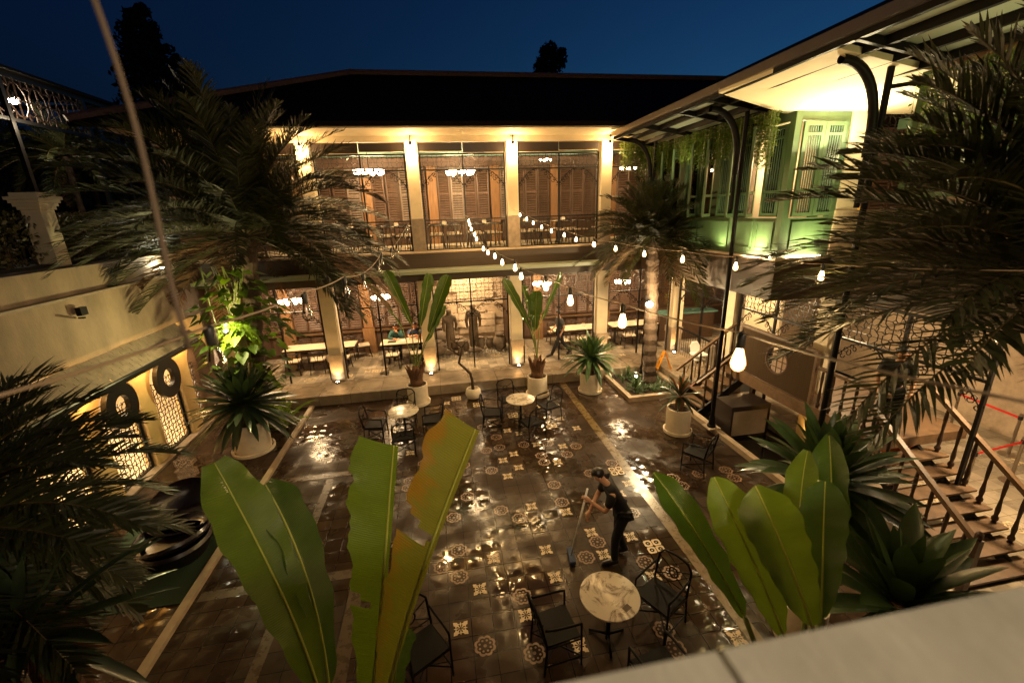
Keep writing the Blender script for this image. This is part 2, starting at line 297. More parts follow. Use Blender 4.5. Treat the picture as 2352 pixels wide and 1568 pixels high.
# ---- foliage builders
def frond(mb, ribs, base, d, length, droop, leaf, n=46, up=V((0,0,1)), w=.02, rr=.014, vee=.5, flop=.12):
    """one feather palm leaf: an arching rib with narrow leaflets on both sides"""
    d = V(d).normalized(); N = 14; pts = [V(base)]; dd = d.copy()
    for i in range(N):
        dd = (dd+V((0,0,-droop/N*(.4+1.3*i/N)))).normalized(); pts.append(pts[-1]+dd*length/N)
    ribs.tube(pts, [rr*(1-.8*i/N) for i in range(N+1)], 4)
    for i in range(n):
        t = .10+.90*(i+.5)/n; k = min(int(t*N), N-1); fr = t*N-k; p = pts[k].lerp(pts[k+1], fr); tg = (pts[k+1]-pts[k]).normalized()
        side = tg.cross(up); side = side.normalized() if side.length > .05 else tg.orthogonal().normalized(); nrm = side.cross(tg)
        L = leaf*(.35+.65*math.sin(PI*min(1, t*.9+.12))**.7)*rnd(.85, 1.12)*(1 if t < .95 else .7)
        for sg in (-1, 1):
            a = .55+.5*(1-t)+rnd(-.12, .12); q = (tg*math.cos(a)+side*sg*math.sin(a)+nrm*(vee+rnd(-.25, .25))*.6).normalized()
            q2 = (q+V((0,0,-flop*rnd(.4, 2)))).normalized(); m1 = p+q*L*.5; tip = m1+q2*L*.5; wv = nrm.cross(q).normalized().lerp(nrm, rnd(0, .5)).normalized()*w*rnd(.8, 1.2)
            mb.add([p-wv*.3, p+wv*.3, m1+wv*.5, m1-wv*.5, tip], [(0,1,2,3),(3,2,4)])
def palm_crown(root, c, nf, length, leaf, mname='palm', emin=-45, emax=75, n=46, w=.02, droop=1.1, az=None, part='crown', dead=.16, clear=False):
    mb, rb, db = MB(), MB(), MB(); c = V(c)
    for i in range(nf):
        el = R(emin+(emax-emin)*((i+.5)/nf)**.9); a = i*2.39996+rnd(-.2, .2)
        if clear and el < .2 and 3.7 < a % (2*PI) < 5.6: continue
        if az: a = az[0]+(az[1]-az[0])*((i*.61803)%1)
        d = V((math.cos(a)*math.cos(el), math.sin(a)*math.cos(el), math.sin(el)))
        frond(db if (i < nf*dead and i % 2) else mb, rb, c+d*.12, d, length*rnd(.82, 1.1)*(1-.18*max(0, math.sin(el))), droop*rnd(.7, 1.25), leaf, n, w=w, flop=.2)
    o = mb.build(part, mname, root); rb.build('frond_rib', 'palmgold', o)
    if db.v: db.build('dead_fronds', 'deadleaf', root)
    return o
def strap(mb, base, d, length, width, droop, n=7, fold=.25, up=V((0,0,1)), tipw=.15, twist=0):
    d = V(d).normalized(); pts = [V(base)]; dd = d.copy()
    for i in range(n): dd = (dd+V((0,0,-droop/n*(.3+1.4*i/n)))).normalized(); pts.append(pts[-1]+dd*length/n)
    o = len(mb.v)
    for i, p in enumerate(pts):
        t = i/n; tg = (pts[min(i+1, n)]-pts[max(i-1, 0)]).normalized(); sd = tg.cross(up)
        sd = sd.normalized() if sd.length > .05 else V((1,0,0)); nr = sd.cross(tg)
        wd = width*(.55+.45*math.sin(PI*min(1, t*.75+.2)))*(1 if t < .7 else max(tipw*.4, 1-((t-.7)/.3)**2.2))*.5
        mb.v += [tuple(p-sd*wd+nr*wd*fold*2), tuple(p), tuple(p+sd*wd+nr*wd*fold*2)]
    for i in range(n): a = o+i*3; mb.f += [(a, a+1, a+4, a+3), (a+1, a+2, a+5, a+4)]
def rosette(mb, c, n, length, width, emin=-25, emax=80, droop=.9, fold=.25, rbase=.07, n_seg=7):
    for i in range(n):
        t = (i+.5)/n; el = R(emin+(emax-emin)*t**.85+rnd(-6, 6)); a = i*2.39996+rnd(-.15, .15); d = V((math.cos(a)*math.cos(el), math.sin(a)*math.cos(el), math.sin(el)))
        strap(mb, V(c)+V((d.x*rbase, d.y*rbase, .12*t)), d, length*rnd(.78, 1.1)*(1-.25*t), width*rnd(.85, 1.1), droop*rnd(.6, 1.3)*(1-.4*t), n_seg, fold)
def big_leaf(root, pts, width, side, name='leaf', m='banana', fold=.18, n=30, mm=4, tears=(), blunt=.0, curl=0, label=None, wav=.02, half=0):
    """paddle leaf along a curve; side = direction across the blade"""
    c = bez(pts, n); mb = MB(); sd0 = V(side).normalized(); rows = []
    ph = rnd(0, 6); rg = [rnd(-.07, .05) for _ in range(n+1)]
    for i, p in enumerate(c):
        t = i/n; tg = (c[min(i+1, n)]-c[max(i-1, 0)]).normalized(); sd = (sd0-tg*sd0.dot(tg)).normalized(); nr = sd.cross(tg)
        w0 = math.sin(PI*min(1, t*.5+.0))**.45*(1-max(0, (t-.72)/.28)**2.4*(1-blunt)); w0 = max(w0, .02)*width/2; row = []
        for j in range(-mm, mm+1):
            u = j/mm
            if half and u*half < 0: u *= .12
            k = 1+.05*math.sin(t*38+ph+j*.3)*abs(u)+(rg[i] if abs(j) == mm else rg[i]*.2)*(1 if half else .25)
            q = p+sd*(u*w0*k*math.cos(curl*abs(u)))+nr*(abs(u)*w0*(fold+math.sin(curl*abs(u)))+wav*math.sin(t*23+ph+(2 if j > 0 else 0))*u*u)
            q -= tg*abs(u)**1.5*w0*-.18
            row.append(len(mb.v)); mb.v.append(tuple(q)); mb.uv[row[-1]] = ((u+1)/2, t)
        rows.append(row)
    for i in range(n):
        t = (i+.5)/n
        for j in range(2*mm):
            u = (j+.5-mm)/mm
            if any(sg*u > 0 and tt < t < tt+gap*abs(u) for tt, sg, gap in tears): continue
            mb.f.append((rows[i][j], rows[i][j+1], rows[i+1][j+1], rows[i+1][j]))
    o = mb.build(name, m, root, smooth=True, label=label)
    r = MB(); off = [p-(0*sd0) for p in c]; r.tube([p-(sd0.cross((c[-1]-c[0]).normalized()))*-.004 for p in off], [.011*(1-.75*i/n)*max(.6, width/.35) for i in range(n+1)], 6); rr = r.build('midrib', 'midrib', root, smooth=True)
    rr.parent = o; return o
def leafcloud(mb, n, sampler, size, flat=.3):
    for i in range(n):
        p = sampler(); a = V((rnd(-1,1), rnd(-1,1), rnd(-1,1))).normalized(); b = a.orthogonal().normalized(); b = Quaternion(a, rnd(0, 6.3)) @ b; s = size*rnd(.6, 1.4)
        mb.add([p-a*s*.5, p+b*s*.28, p+a*s*.5, p-b*s*.28], [(0,1,2,3)])
# ------------------------------------------------------------------ the setting: ground, platform, water
g = MB(); g.box(-60, 60, -20, 140, -.62, -.6); g.build('ground', 'earth', kind='structure')
f = MB(); f.box(-6.7, 6.35, -1.5, 12.56, -.5, 0); f.build('courtyard_floor', 'court', kind='structure')
pl = MB(); pl.box(-6.7, 8.6, 12.56, 13.72, -.5, .3); pl.box(7.05, 8.6, 10.5, 12.555, -.5, .3); pl.build('stone_platform', 'stone', kind='structure')
hf = MB(); hf.box(-6.7, 13, 13.724, 18.5, -.5, .305); hf.build('dining_hall_floor', 'hallfloor', kind='structure')
rf = MB(); rf.box(8.0, 15, -1, 10.49, -.5, .0); rf.box(6.5, 7.99, -1, 6.2, -.5, .002); rf.build('arcade_floor', 'hallfloor', kind='structure')
wt = MB(); wt.box(6.52, 7.98, 6.22, 10.48, -.4, -.12); wt.build('water_channel', 'water', kind='structure')
st = MB(); st.box(-4.12, -4.0, -1.2, 12.5, .0, .07); st.build('white_kerb_strip', 'strip', kind='structure')
kb = MB(); kb.box(6.36, 6.50, -1.2, 10.45, -.3, .12); kb.build('channel_kerb', 'strip', kind='structure')
ys = MB(); ys.box(3.56, 3.76, -1.2, 12.5, .0005, .004); ys.build('ochre_floor_strip', 'yellowstrip', kind='structure')
bs = MB()
for x in (-1.72,): bs.box(x, x+.2, -1.2, 12.5, .0005, .003)
for y in (5.7, 8.6): bs.box(-3.95, -1.74, y, y+.18, .0005, .003)
bs.box(-2.75, -2.6, 2, 8.55, .0006, .0034); bs.build('tan_floor_strip', 'tanstrip', kind='structure')
pb = MB(); pb.box(5.12, 6.98, 10.62, 10.76, 0, .14); pb.box(5.12, 5.26, 10.765, 12.54, 0, .14); pb.box(6.84, 6.98, 10.765, 12.54, 0, .14); pb.build('planter_kerb', 'strip', kind='structure')
so = MB(); so.box(5.265, 6.835, 10.765, 12.54, .0, .08); so.build('planter_soil', 'soil', kind='structure')
# tile motifs let into the paving
def rosem(mb, x, y, z, r):      # eight-lobed flower ring
    n = 48; a0 = []; a1 = []
    for k in range(n):
        a = 2*PI*k/n; ro = r*(1-.13*abs(math.cos(4*a))**.6*0-.16*(1-abs(math.sin(4*a))**.8)); a0.append((x+ro*math.cos(a), y+ro*math.sin(a), z)); ri = ro*.78; a1.append((x+ri*math.cos(a), y+ri*math.sin(a), z))
    mb.add(a0+a1, [(k, (k+1)%n, (k+1)%n+n, k+n) for k in range(n)])
    for k in range(8):
        a = 2*PI*(k+.5)/8; cx, cy = x+r*.52*math.cos(a), y+r*.52*math.sin(a); mb.poly([(cx+r*.11*math.cos(b*PI/3), cy+r*.11*math.sin(b*PI/3), z) for b in range(6)])
    mb.poly([(x+r*.16*math.cos(b*PI/4), y+r*.16*math.sin(b*PI/4), z) for b in range(8)])
def starm(mb, x, y, z, r):      # four fleurs meeting in the middle
    for k in range(4):
        a = k*PI/2+PI/4; ca, sa = math.cos(a), math.sin(a)
        pts = [(.05, 0), (.45, .10), (.42, .34), (.66, .20), (.80, .26), (1.12, 0), (.80, -.26), (.66, -.20), (.42, -.34), (.45, -.10)]
        mb.poly([(x+r*(u*ca-v*sa), y+r*(u*sa+v*ca), z) for u, v in pts])
        a -= PI/4; ca, sa = math.cos(a), math.sin(a); mb.poly([(x+r*(u*ca-v*sa), y+r*(u*sa+v*ca), z) for u, v in [(.1, 0), (.5, .09), (.78, 0), (.5, -.09)]])
def quadm(mb, x, y, z, r):
    for sx in (-1, 1):
        for sy in (-1, 1):
            cx, cy = x+sx*r*.5, y+sy*r*.5; n = 16; o = []; i = []
            for k in range(n):
                a = 2*PI*(k+.5)/n; m = max(abs(math.cos(a)), abs(math.sin(a))); o.append((cx+r*.46*math.cos(a)/m, cy+r*.46*math.sin(a)/m, z)); q = r*.27; i.append((cx+q*math.cos(a), cy+q*math.sin(a), z))
            mb.add(o+i, [(k, (k+1)%n, (k+1)%n+n, k+n) for k in range(n)])
            mb.poly([(cx+r*.1*c, cy+r*.1*d, z) for c, d in ((1,0),(0,1),(-1,0),(0,-1))])
S_ = [(-.1,11.83),(-.11,10.11),(1.4,9.78),(1.98,8.95),(1.37,8.65),(1.38,8.09),(1.09,7.82),(1.38,6.76),(1.38,5.64),(.22,5.09),(1.38,5.07),(2.27,8.1),(1.98,6.47),(2.25,5.87),(2.87,5.63),(2.86,4.79),(.81,4.53),(1.4,3.96),(3.44,3.66),(-1.02,9.24),(3.17,9.5),(-.4,6.76),(.2,3.4),(2.27,3.1),(2.9,10.1)]
F_ = [(-.4,9.26),(1.08,9.51),(.76,8.94),(2.26,8.93),(.78,8.1),(-.97,8.12),(.79,6.77),(1.09,6.48),(-.05,5.93),(-.33,5.63),(-.07,5.38),(.82,4.84),(2.88,8.66),(2.57,8.36),(3.43,7.8),(2.84,7.54),(2.86,5.06),(1.98,5.35),(1.09,4.24),(.81,3.98),(2.58,3.69),(4.45,7.02),(4.49,6.74),(5.04,7.02),(5.67,7.03),(5.66,6.74),(-1,5.3),(.2,4.2)]
Q_ = [(.2,12.11),(.81,11.52),(.19,10.38),(3.16,5.35),(3.41,7.5),(1.7,10.6),(2.57,9.8)]
occ = {(round((x-1.385)/.297), round((y-5.07)/.281)) for x, y in S_+F_+Q_}
for i in range(-8, 8):
    for j in range(-7, 24):
        if random.random() < (.085 if j < 17 else .05) and (i, j) not in occ: (S_ if random.random() < .5 else F_).append((1.385+i*.297, 5.07+j*.281)); occ.add((i, j))
a, b = MB(), MB()
for x, y in S_: starm(a, x, y, .003, .125)
for x, y in Q_: quadm(a, x, y, .003, .15)
for x, y in F_: rosem(b, x, y, .003, .145)
for k in range(70):             # the hall's own scatter of motifs
    x, y = rnd(-6, 8), rnd(13.85, 16.4); [starm, quadm, lambda m, x, y, z, r: rosem(m, x, y, z, r*.9)][k%3](a, round(x/.3)*.3, round(y/.3)*.3, .309, [.13, .16, .16][k%3])
for k in range(24): x, y = rnd(8.3, 12), rnd(2.5, 10); [starm, rosem][k%2](a, round(x/.3)*.3, round(y/.3)*.3, .004, .15)
a.build('tile_motifs', 'inlay', kind='structure'); b.build('rosette_motifs', 'inlaydk', kind='structure')
# ------------------------------------------------------------------ lattice and scroll builders (in the plane x-z, y is thickness)
def lattice(w, h, cell=.46, t=.011, th=.014):
    mb = MB(); nx = max(1, round(w/cell)); nz = max(1, round(h/cell)); cx, cz = w/nx, h/nz
    def ln(x0, z0, x1, z1):
        if max(x0, x1) > w+.001 or min(x0, x1) < -.001 or max(z0, z1) > h+.001 or min(z0, z1) < -.001: return
        mb.bar((x0, 0, z0), (x1, 0, z1), t, th, up=(0, 1, 0))
    for i in range(nx):
        for j in range(nz):
            x, z = (i+.5)*cx, (j+.5)*cz; a, b = .17, .40
            o = [(b, a), (a, b), (-a, b), (-b, a), (-b, -a), (-a, -b), (a, -b), (b, -a)]
            for k in range(8): p, q = o[k], o[(k+1)%8]; ln(x+p[0]*cx, z+p[1]*cz, x+q[0]*cx, z+q[1]*cz)
            for sx, sz in ((1,0),(-1,0),(0,1),(0,-1)): ln(x+sx*.40*cx, z+sz*.40*cz, x+sx*.5*cx, z+sz*.5*cz); ln(x+sx*.12*cx, z+sz*.12*cz, x+sx*.40*cx, z+sz*.40*cz)
            d = [(.12,0),(0,.12),(-.12,0),(0,-.12)]
            for k in range(4): p, q = d[k], d[(k+1)%4]; ln(x+p[0]*cx, z+p[1]*cz, x+q[0]*cx, z+q[1]*cz)
            for sx in (1, -1):
                for sz in (1, -1): ln(x+sx*.285*cx, z+sz*.285*cz, x+sx*.5*cx, z+sz*.36*cz); ln(x+sx*.285*cx, z+sz*.285*cz, x+sx*.36*cx, z+sz*.5*cz)
    return mb
def scroll(w, h, sx=1, r=.012):     # curly corner bracket hanging under a rail
    mb = MB()
    for k in range(5):
        t = k/4; cx, cz = sx*(w*(1-t)*.95+.03), -(h*t*.92+.05)*(1 if t > .2 else .8); q = .085*(1-abs(t-.5)*.7)
        pts = [(cx+q*(1-.12*j)*math.cos(j*.8+k), 0, cz+q*(1-.12*j)*math.sin(j*.8+k)) for j in range(8)]; mb.tube(pts, r*.8, 4)
        q *= .6; mb.tube([(cx-sx*.05+q*math.cos(j*.9), 0, cz+.05+q*math.sin(j*.9)) for j in range(8)], r*.7, 4)
    mb.tube([(sx*w*(1-t/8), 0, -h*(t/8)**1.6) for t in range(9)], r, 4)
    return mb
def moved(mb, loc, rz=0):
    c, s = math.cos(rz), math.sin(rz); mb.v = [(x*c-y*s+loc[0], x*s+y*c+loc[1], z+loc[2]) for x, y, z in mb.v]; return mb
def louvre(w, h, n=26, fr=.05):
    mb = MB(); mb.box(0, fr, -.02, .02, 0, h); mb.box(w-fr, w, -.02, .02, 0, h); mb.box(fr, w-fr, -.019, .019, 0, fr*1.3); mb.box(fr, w-fr, -.019, .019, h-fr*1.3, h); mb.box(fr, w-fr, -.019, .019, h*.5-fr*.5, h*.5+fr*.5)
    for k in range(n):
        z = fr*1.3+(h-fr*2.6)*(k+.5)/n; dz = (h-fr*2.6)/n
        if abs(z-h*.5) < fr*.6: continue
        mb.add([(fr,-.024,z-dz*.25),(w-fr,-.024,z-dz*.25),(w-fr,.014,z+dz*.32),(fr,.014,z+dz*.32),(fr,-.018,z-dz*.37),(w-fr,-.018,z-dz*.37),(w-fr,.02,z+dz*.2),(fr,.02,z+dz*.2)],[(0,1,2,3),(7,6,5,4),(0,4,5,1),(3,2,6,7)])
    return mb
# ------------------------------------------------------------------ back building
YF = 13.9; CX = [-6.5, -3.5, -.53, 2.43, 5.45, 8.3]; Z2 = 4.3
B = thing('dining_building', 'two-storey dining building across the courtyard with cream columns and dark tiled roof', 'building', (0.9, YF, 0))
for i, x in enumerate(CX):
    c = MB(); c.box(x-.19, x+.19, YF-.2, YF+.2, 1.22, 3.42); c.build('column', 'plaster', B)
    c = MB(); c.box(x-.2, x+.2, YF-.215, YF+.215, .305, 1.0); c.box(x-.225, x+.225, YF-.24, YF+.24, 1.0, 1.22); c.build('column_base', 'stonecap', B)
    if i: 
        c = MB(); c.box(x-.17, x+.17, YF-.2, YF+.2, 5.28, 7.42); c.build('column', 'plaster', B)
        c = MB(); c.box(x-.19, x+.19, YF-.22, YF+.22, Z2+.02, 5.27); c.build('column_base', 'stonecap', B)
m = MB(); m.box(-7.2, 8.7, YF-.28, YF+.3, 3.42, 4.26); m.build('fascia_band', 'band', B)
m = MB(); m.box(-7.2, 8.75, YF-.31, YF+.31, 4.262, 4.312); m.build('window_sill', 'sand', B)
m = MB(); m.box(-7.2, 5.2, 13.0, YF-.285, 3.70, 3.80); m.build('rain_ledge', 'frost', B)
m = MB(); m.box(-7.2, 13, YF-.25, YF+.25, 7.42, 7.7); m.build('eave_beam', 'plaster', B)
m = MB(); m.slab([(-7.6, 12.45, 7.62), (6.5, 12.45, 7.62), (13, 14, 7.62), (13, 13.66, 7.66), (-7.6, 13.66, 7.66)], .04)
m = MB(); m.box(-7.6, 13.5, 12.45, 13.64, 7.56, 7.62); m.build('eave_soffit', 'plaster', B)
m = MB(); RZ0 = 7.68; zr = 10.0
m.add([(-8.0, 12.2, RZ0), (16, 12.2, RZ0), (16, 17, zr), (-2.4, 17, zr), (-8.0, 22, RZ0), (16, 22, RZ0)], [(0,1,2,3), (0,3,4), (3,2,5,4)])
m.box(-8.0, 16, 12.2, 12.26, 7.56, 7.68); m.build('roof', 'roof', B)
m = MB(); m.tube([(-2.4, 17, zr+.03), (12, 17, zr+.03)], .11, 8)
for k in range(40): t = k/40; m.tube([V((-8.0, 12.2, RZ0)).lerp(V((-2.4, 17, zr)), t)+V((0,0,.03)), V((-8.0, 12.2, RZ0)).lerp(V((-2.4, 17, zr)), t+.03)+V((0,0,.05))], .1, 6)
m.build('ridge_tiles', 'ridge', B)
m = MB(); m.box(-7.2, 13, 18.4, 18.6, .3, 7.6); m.box(-7.3, -7.2, YF, 18.6, .3, 7.6); m.build('rear_wall', 'darkwood', B)
m = MB(); m.box(-7.2, 13, YF+.31, 18.4, 4.0, 4.3); m.build('upper_floor', 'cream', B)
m = MB(); m.box(-7.2, 13, YF+.31, 18.4, 3.6, 3.99); m.build('hall_ceiling', 'darkwood', B)
m = MB(); m.box(-7.2, 13, YF+.26, 18.4, 7.42, 7.5); m.build('upper_ceiling', 'ceilgreen', B)
m = MB(); m.box(-7.2, 12.9, 17.2, 17.5, 7.12, 7.41); m.build('cove_beam', 'plaster', B)
# window frames of steel with lattice transoms
latU = lattice(1.24, .44, .42); latL = lattice(1.24, .62, .40)
def bay(x0, x1, z0, z1, zt, y=YF, side=0, balus=None, rail=None):
    fr = MB(); t = .045; xm = (x0+x1)/2
    for x in (x0, xm-t/2, x1-t): fr.box(x, x+t, y-.03, y+.03, z0, z1)
    fr.box(x0+t, xm-t/2, y-.028, y+.028, z1-t, z1); fr.box(xm+t/2, x1-t, y-.028, y+.028, z1-t, z1)
    for a, b in ((x0+t, xm-t/2), (xm+t/2, x1-t)):
        fr.box(a, b, y-.026, y+.026, zt-.02, zt+.02)
        if rail: fr.box(a, b, y-.026, y+.026, rail-.02, rail+.02); fr.box(a, b, y-.026, y+.026, z0+.0, z0+.035)
    o = fr.build('window_frame', 'steel', B)
    for a, b in ((x0+t, xm-t/2), (xm+t/2, x1-t)):
        l = lattice(b-a, z1-t-zt-.02, .42 if zt > 5 else .40); moved(l, (a, y, zt+.02)).build('lattice', 'steel', o)
        for sx, xx in ((1, a), (-1, b)): s = scroll(.5, .42, sx); moved(s, (xx, y, zt-.02)).build('scroll_bracket', 'iron', o)
        if balus:
            q = MB(); n = 9
            for k in range(n): xx = a+(b-a)*(k+.5)/n; q.box(xx-.006, xx+.006, y-.006, y+.006, z0+.036, rail-.021)
            for k in range(n-1): xx = a+(b-a)*(k+1)/n; q.tube([(xx+.06*math.cos(u*PI/4), y, (z0+rail)/2+.12*math.sin(u*PI/4)) for u in range(9)], .005, 4)
            q.build('railing', 'steel', o)
    return o
for i in range(1, 4): bay(CX[i]+.2, CX[i+1]-.2, 4.315, 7.12, 6.66, rail=5.22, balus=True)
bay(CX[0]+.2, CX[1]-.2, 4.315, 7.12, 6.66, rail=5.22, balus=True); bay(CX[4]+.2, CX[5]-.2, 4.315, 7.12, 6.66, rail=5.22)
for i in range(0, 5): bay(CX[i]+.24, CX[i+1]-.24, .306, 3.41, 2.62)
for i in range(0, 5):            # rolled awning screens above the upper windows
    for k in range(2):
        a = CX[i]+.2+k*1.29; q = MB(); q.box(a+.01, a+1.27, YF-.1, YF-.04, 7.13 if (i+k) % 2 else 7.17, 7.40); q.build('rolled_blind', 'blackwood', B)
        q = MB(); q.tube([(a+.01, YF-.07, 7.14 if (i+k) % 2 else 7.18), (a+1.27, YF-.07, 7.14 if (i+k) % 2 else 7.18)], .022, 8); q.build('blind_rod', 'cream', B)
# inner walls with louvred shutters, both floors
UY, GY = 17.2, 16.7
m = MB(); m.box(-7.2, 13, UY, UY+.1, 4.3, 7.42); m.build('inner_wall', 'darkwood', B)
m = MB(); m.box(-7.2, 13, UY-.05, UY-.005, 7.08, 7.38); m.build('inner_cornice', 'shutter', B)
m = MB(); m.box(-7.2, 13, UY-.08, UY-.005, 5.1, 5.16); m.build('inner_rail', 'shutter', B)
x = -6.9; k = 0; me = None
while x < 8.4:
    if k % 5 == 4:
        q = MB(); q.box(x+.03, x+.37, UY-.1, UY-.005, 4.3, 7.07); q.build('wood_post', 'postwood', B); x += .40
    else:
        ang = [0, 0, .25, -.2, 0, .0, .35, 0][k % 8]; place(louvre(.46, 1.84, 20), 'louvred_shutter', 'shutterlt' if k % 4 == 0 else 'shutter', B, (x, UY-.06, 5.2), -ang); x += .49
    k += 1
m = MB(); m.box(-7.2, -.6, GY, GY+.1, .3, 3.6); m.box(2.6, 13, GY, GY+.1, .3, 3.6); m.build('inner_wall', 'darkwood', B)
m = MB(); m.box(-7.2, -.6, GY-.12, GY-.005, 1.16, 1.22); m.box(2.6, 13, GY-.12, GY-.005, 1.16, 1.22); m.build('inner_rail', 'brownwood', B)
x = -6.9; k = 0
while x < 8.1:
    if -.95 < x < 2.55: x = 2.62; k = 0
    if k % 6 == 2:
        q = MB(); q.box(x+.03, x+.37, GY-.14, GY-.005, 1.32, 3.58); q.box(x-.02, x+.42, GY-.18, GY-.005, .306, 1.3); q.build('wood_post', 'postwood', B); x += .42
    else:
        place(louvre(.46, 1.62, 17), 'louvred_shutter', 'shutter', B, (x, GY-.05, 1.3))
        q = MB(); q.box(x+.04, x+.42, GY-.03, GY-.006, .45, 1.08); q.build('wall_panel', 'shutter', B); q = louvre(.46, .5, 8); moved(q, (x, GY-.05, 2.98)).build('louvred_shutter', 'shutter', B); x += .49
    k += 1
# statue alcove: wall of wavy sandstone blocks
for x in (-.6, 2.5): m = MB(); m.box(x, x+.1, 14.9, 17.29, .306, 3.58); m.build('alcove_wall', 'darkwood', B)
m = MB(); m.box(-.5, 2.5, 17.3, 17.4, .3, 3.6); m.build('alcove_wall', 'sand', B)
w_ = MB(); random.seed(3)
for i in range(8):
    for j in range(11):
        x0 = -.49+i*.373; z0 = .32+j*.295; dp = random.choice([.0, .03, .06, .12, .16]); n = 8
        top = [(x0+.365*k/n, z0+.26+.022*math.sin(k*PI*.75+i)) for k in range(n+1)]; bot = [(x0+.365*k/n, z0+.0+.022*math.sin(k*PI*.75+i)) for k in range(n, -1, -1)]
        yy = 17.28-dp; o = len(w_.v); ring = top+bot; w_.v += [(a_, yy, c_) for a_, c_ in ring]+[(a_, 17.31, c_) for a_, c_ in ring]; N_ = len(ring)
        w_.f.append(tuple(o+k for k in range(N_))); w_.f += [(o+k, o+k+N_, o+(k+1)%N_+N_, o+(k+1)%N_) for k in range(N_)]
w_.build('wavy_stone_wall', 'sand', B)
gr = MB(); leafcloud(gr, 2600, lambda: V((rnd(-.45, 2.45), rnd(15.0, 17.1), .32+rnd(0, .05))), .07); gr.build('gravel_bed', 'gravel', kind='stuff')
# ------------------------------------------------------------------ left wing
Lw = thing('arched_wing', 'low left wing with arched lattice doors below a plain terrace wall', 'building', (-6.8, 7, 0))
m = MB(); m.box(-7.1, -6.74, -1.5, 12.35, 2.96, 4.12); m.build('terrace_wall', 'wallplaster', Lw)
m = MB(); m.box(-7.3, -6.80, -1.5, 13.4, 4.17, 4.66); m.build('parapet', 'wallplaster', Lw)
m = MB(); m.box(-7.1, -6.66, -1.5, 12.38, 4.122, 4.168); m.build('ledge', 'stonecap', Lw)
m = MB(); m.box(-7.1, -6.76, 12.36, 13.6, .3, 4.12); m.build('side_wall', 'darkwood', Lw)
m = MB(); m.box(-14, -7.1, -1.5, 20, 4.0, 4.3); m.build('terrace_deck', 'earth', Lw)
m = MB()
AC = [12.5-1.57*k for k in range(8)]       # arch centres
z0, zt, hw, yw = 0, 2.95, .56, -6.74
for k, yc in enumerate(AC):
    # pier between arches and the arched head
    m.box(yw-.25, yw, yc-1.57+hw, yc-hw, z0, zt)
    n = 12; arc = [(yc+hw*math.cos(PI*j/n), 1.80+hw*math.sin(PI*j/n)) for j in range(n+1)]
    for j in range(n):
        (ya, za), (yb, zb) = arc[j], arc[j+1]; m.add([(yw, ya, za), (yw, yb, zb), (yw, yb, zt), (yw, ya, zt), (yw-.25, ya, za), (yw-.25, yb, zb)], [(0,1,2,3), (0,4,5,1)])
m.build('arcade_wall', 'yellowplaster', Lw)
for k, yc in enumerate(AC):
    fr = MB(); n = 12; pts = [(yw-.12, yc+hw-.03, .03)]+[(yw-.12, yc+(hw-.03)*math.cos(PI*j/n), 1.80+(hw-.03)*math.sin(PI*j/n)) for j in range(n+1)]+[(yw-.12, yc-hw+.03, .03)]
    fr.tube(pts, .038, 6); fr.bar((yw-.12, yc-hw+.03, .05), (yw-.12, yc+hw-.03, .05), .06); d = fr.build('arched_door', 'steel', Lw)
    l = lattice(1.02, 1.74, .34, .014, .014); moved(l, (yw-.125, yc-.51, .07), PI/2).build('lattice', 'steel', d)
m = MB(); m.box(-6.9, -6.62, -1, 12.56, .002, .05); m.build('door_threshold', 'stonecap', Lw)
m = MB(); m.box(-10, -9.9, -1.5, 13.4, 0, 4); m.box(-10, -7.1, 13.4, 13.5, 0, 4); m.build('inner_wall', 'pad', Lw)
m = MB(); m.box(-9.9, -7.0, -1.5, 13.4, -.05, .01); m.build('inner_floor', 'cream', Lw)
aw = MB(); N_ = 46
for k in range(6):                # shingled awning, six courses
    t0, t1 = k/6, (k+1)/6; x0, x1 = -6.70+.42*t0, -6.70+.42*t1; za, zb = 2.97-.42*t0, 2.97-.42*t1-.012
    for j in range(N_): y0 = -1.5+13.3*j/N_+.14*(k % 2); aw.box(x0, x1, y0, y0+13.3/N_-.012, 0, 0) if False else aw.add([(x0,y0,za),(x1,y0,zb),(x1,y0+13.3/N_-.01,zb),(x0,y0+13.3/N_-.01,za),(x0,y0,za-.02),(x1,y0,zb-.02),(x1,y0+13.3/N_-.01,zb-.02),(x0,y0+13.3/N_-.01,za-.02)], [(0,1,2,3),(7,6,5,4),(1,5,6,2),(0,4,5,1),(3,2,6,7)])
aw.build('shingle_awning', 'stonecap', Lw)
m = MB(); m.tube([(-6.26, -1.5, 2.52), (-6.26, 11.75, 2.52)], .035, 8); m.bar((-6.27, -1.5, 2.46), (-6.27, 11.75, 2.46), .03, .08); m.build('awning_rail', 'steel', Lw)
# round black ring ornaments before the doors
rg = thing('ring_ornament', 'x', 'ornament', (0,0,0), 'round black rings hanging before the arched doors')
q = MB()
for k in range(32):
    a0, a1 = 2*PI*k/32, 2*PI*(k+1)/32; ro, ri, t = .44, .20, .05
    def pt(r, a, x): return (x, r*math.cos(a), r*math.sin(a)*1.08)
    q.add([pt(ro,a0,-t),pt(ro,a1,-t),pt(ri,a1,-t),pt(ri,a0,-t),pt(ro,a0,t),pt(ro,a1,t),pt(ri,a1,t),pt(ri,a0,t)], [(0,1,2,3),(7,6,5,4),(0,4,5,1),(3,2,6,7)])
q.build('disc', 'steel', rg); q = MB(); q.tube([(0,0,.46),(0,0,.75)], .012, 6); q.build('hanger', 'steel', rg)
fl = Fleet(rg)
for k, t in enumerate(['farthest', 'middle', 'nearest']): fl.put((-6.52, AC[1]-.28-1.57*k+.2*(k == 0)*0, 1.92), 0, 'round black ring ornament before the left arched doors, the %s of the three' % t)
fl.done()
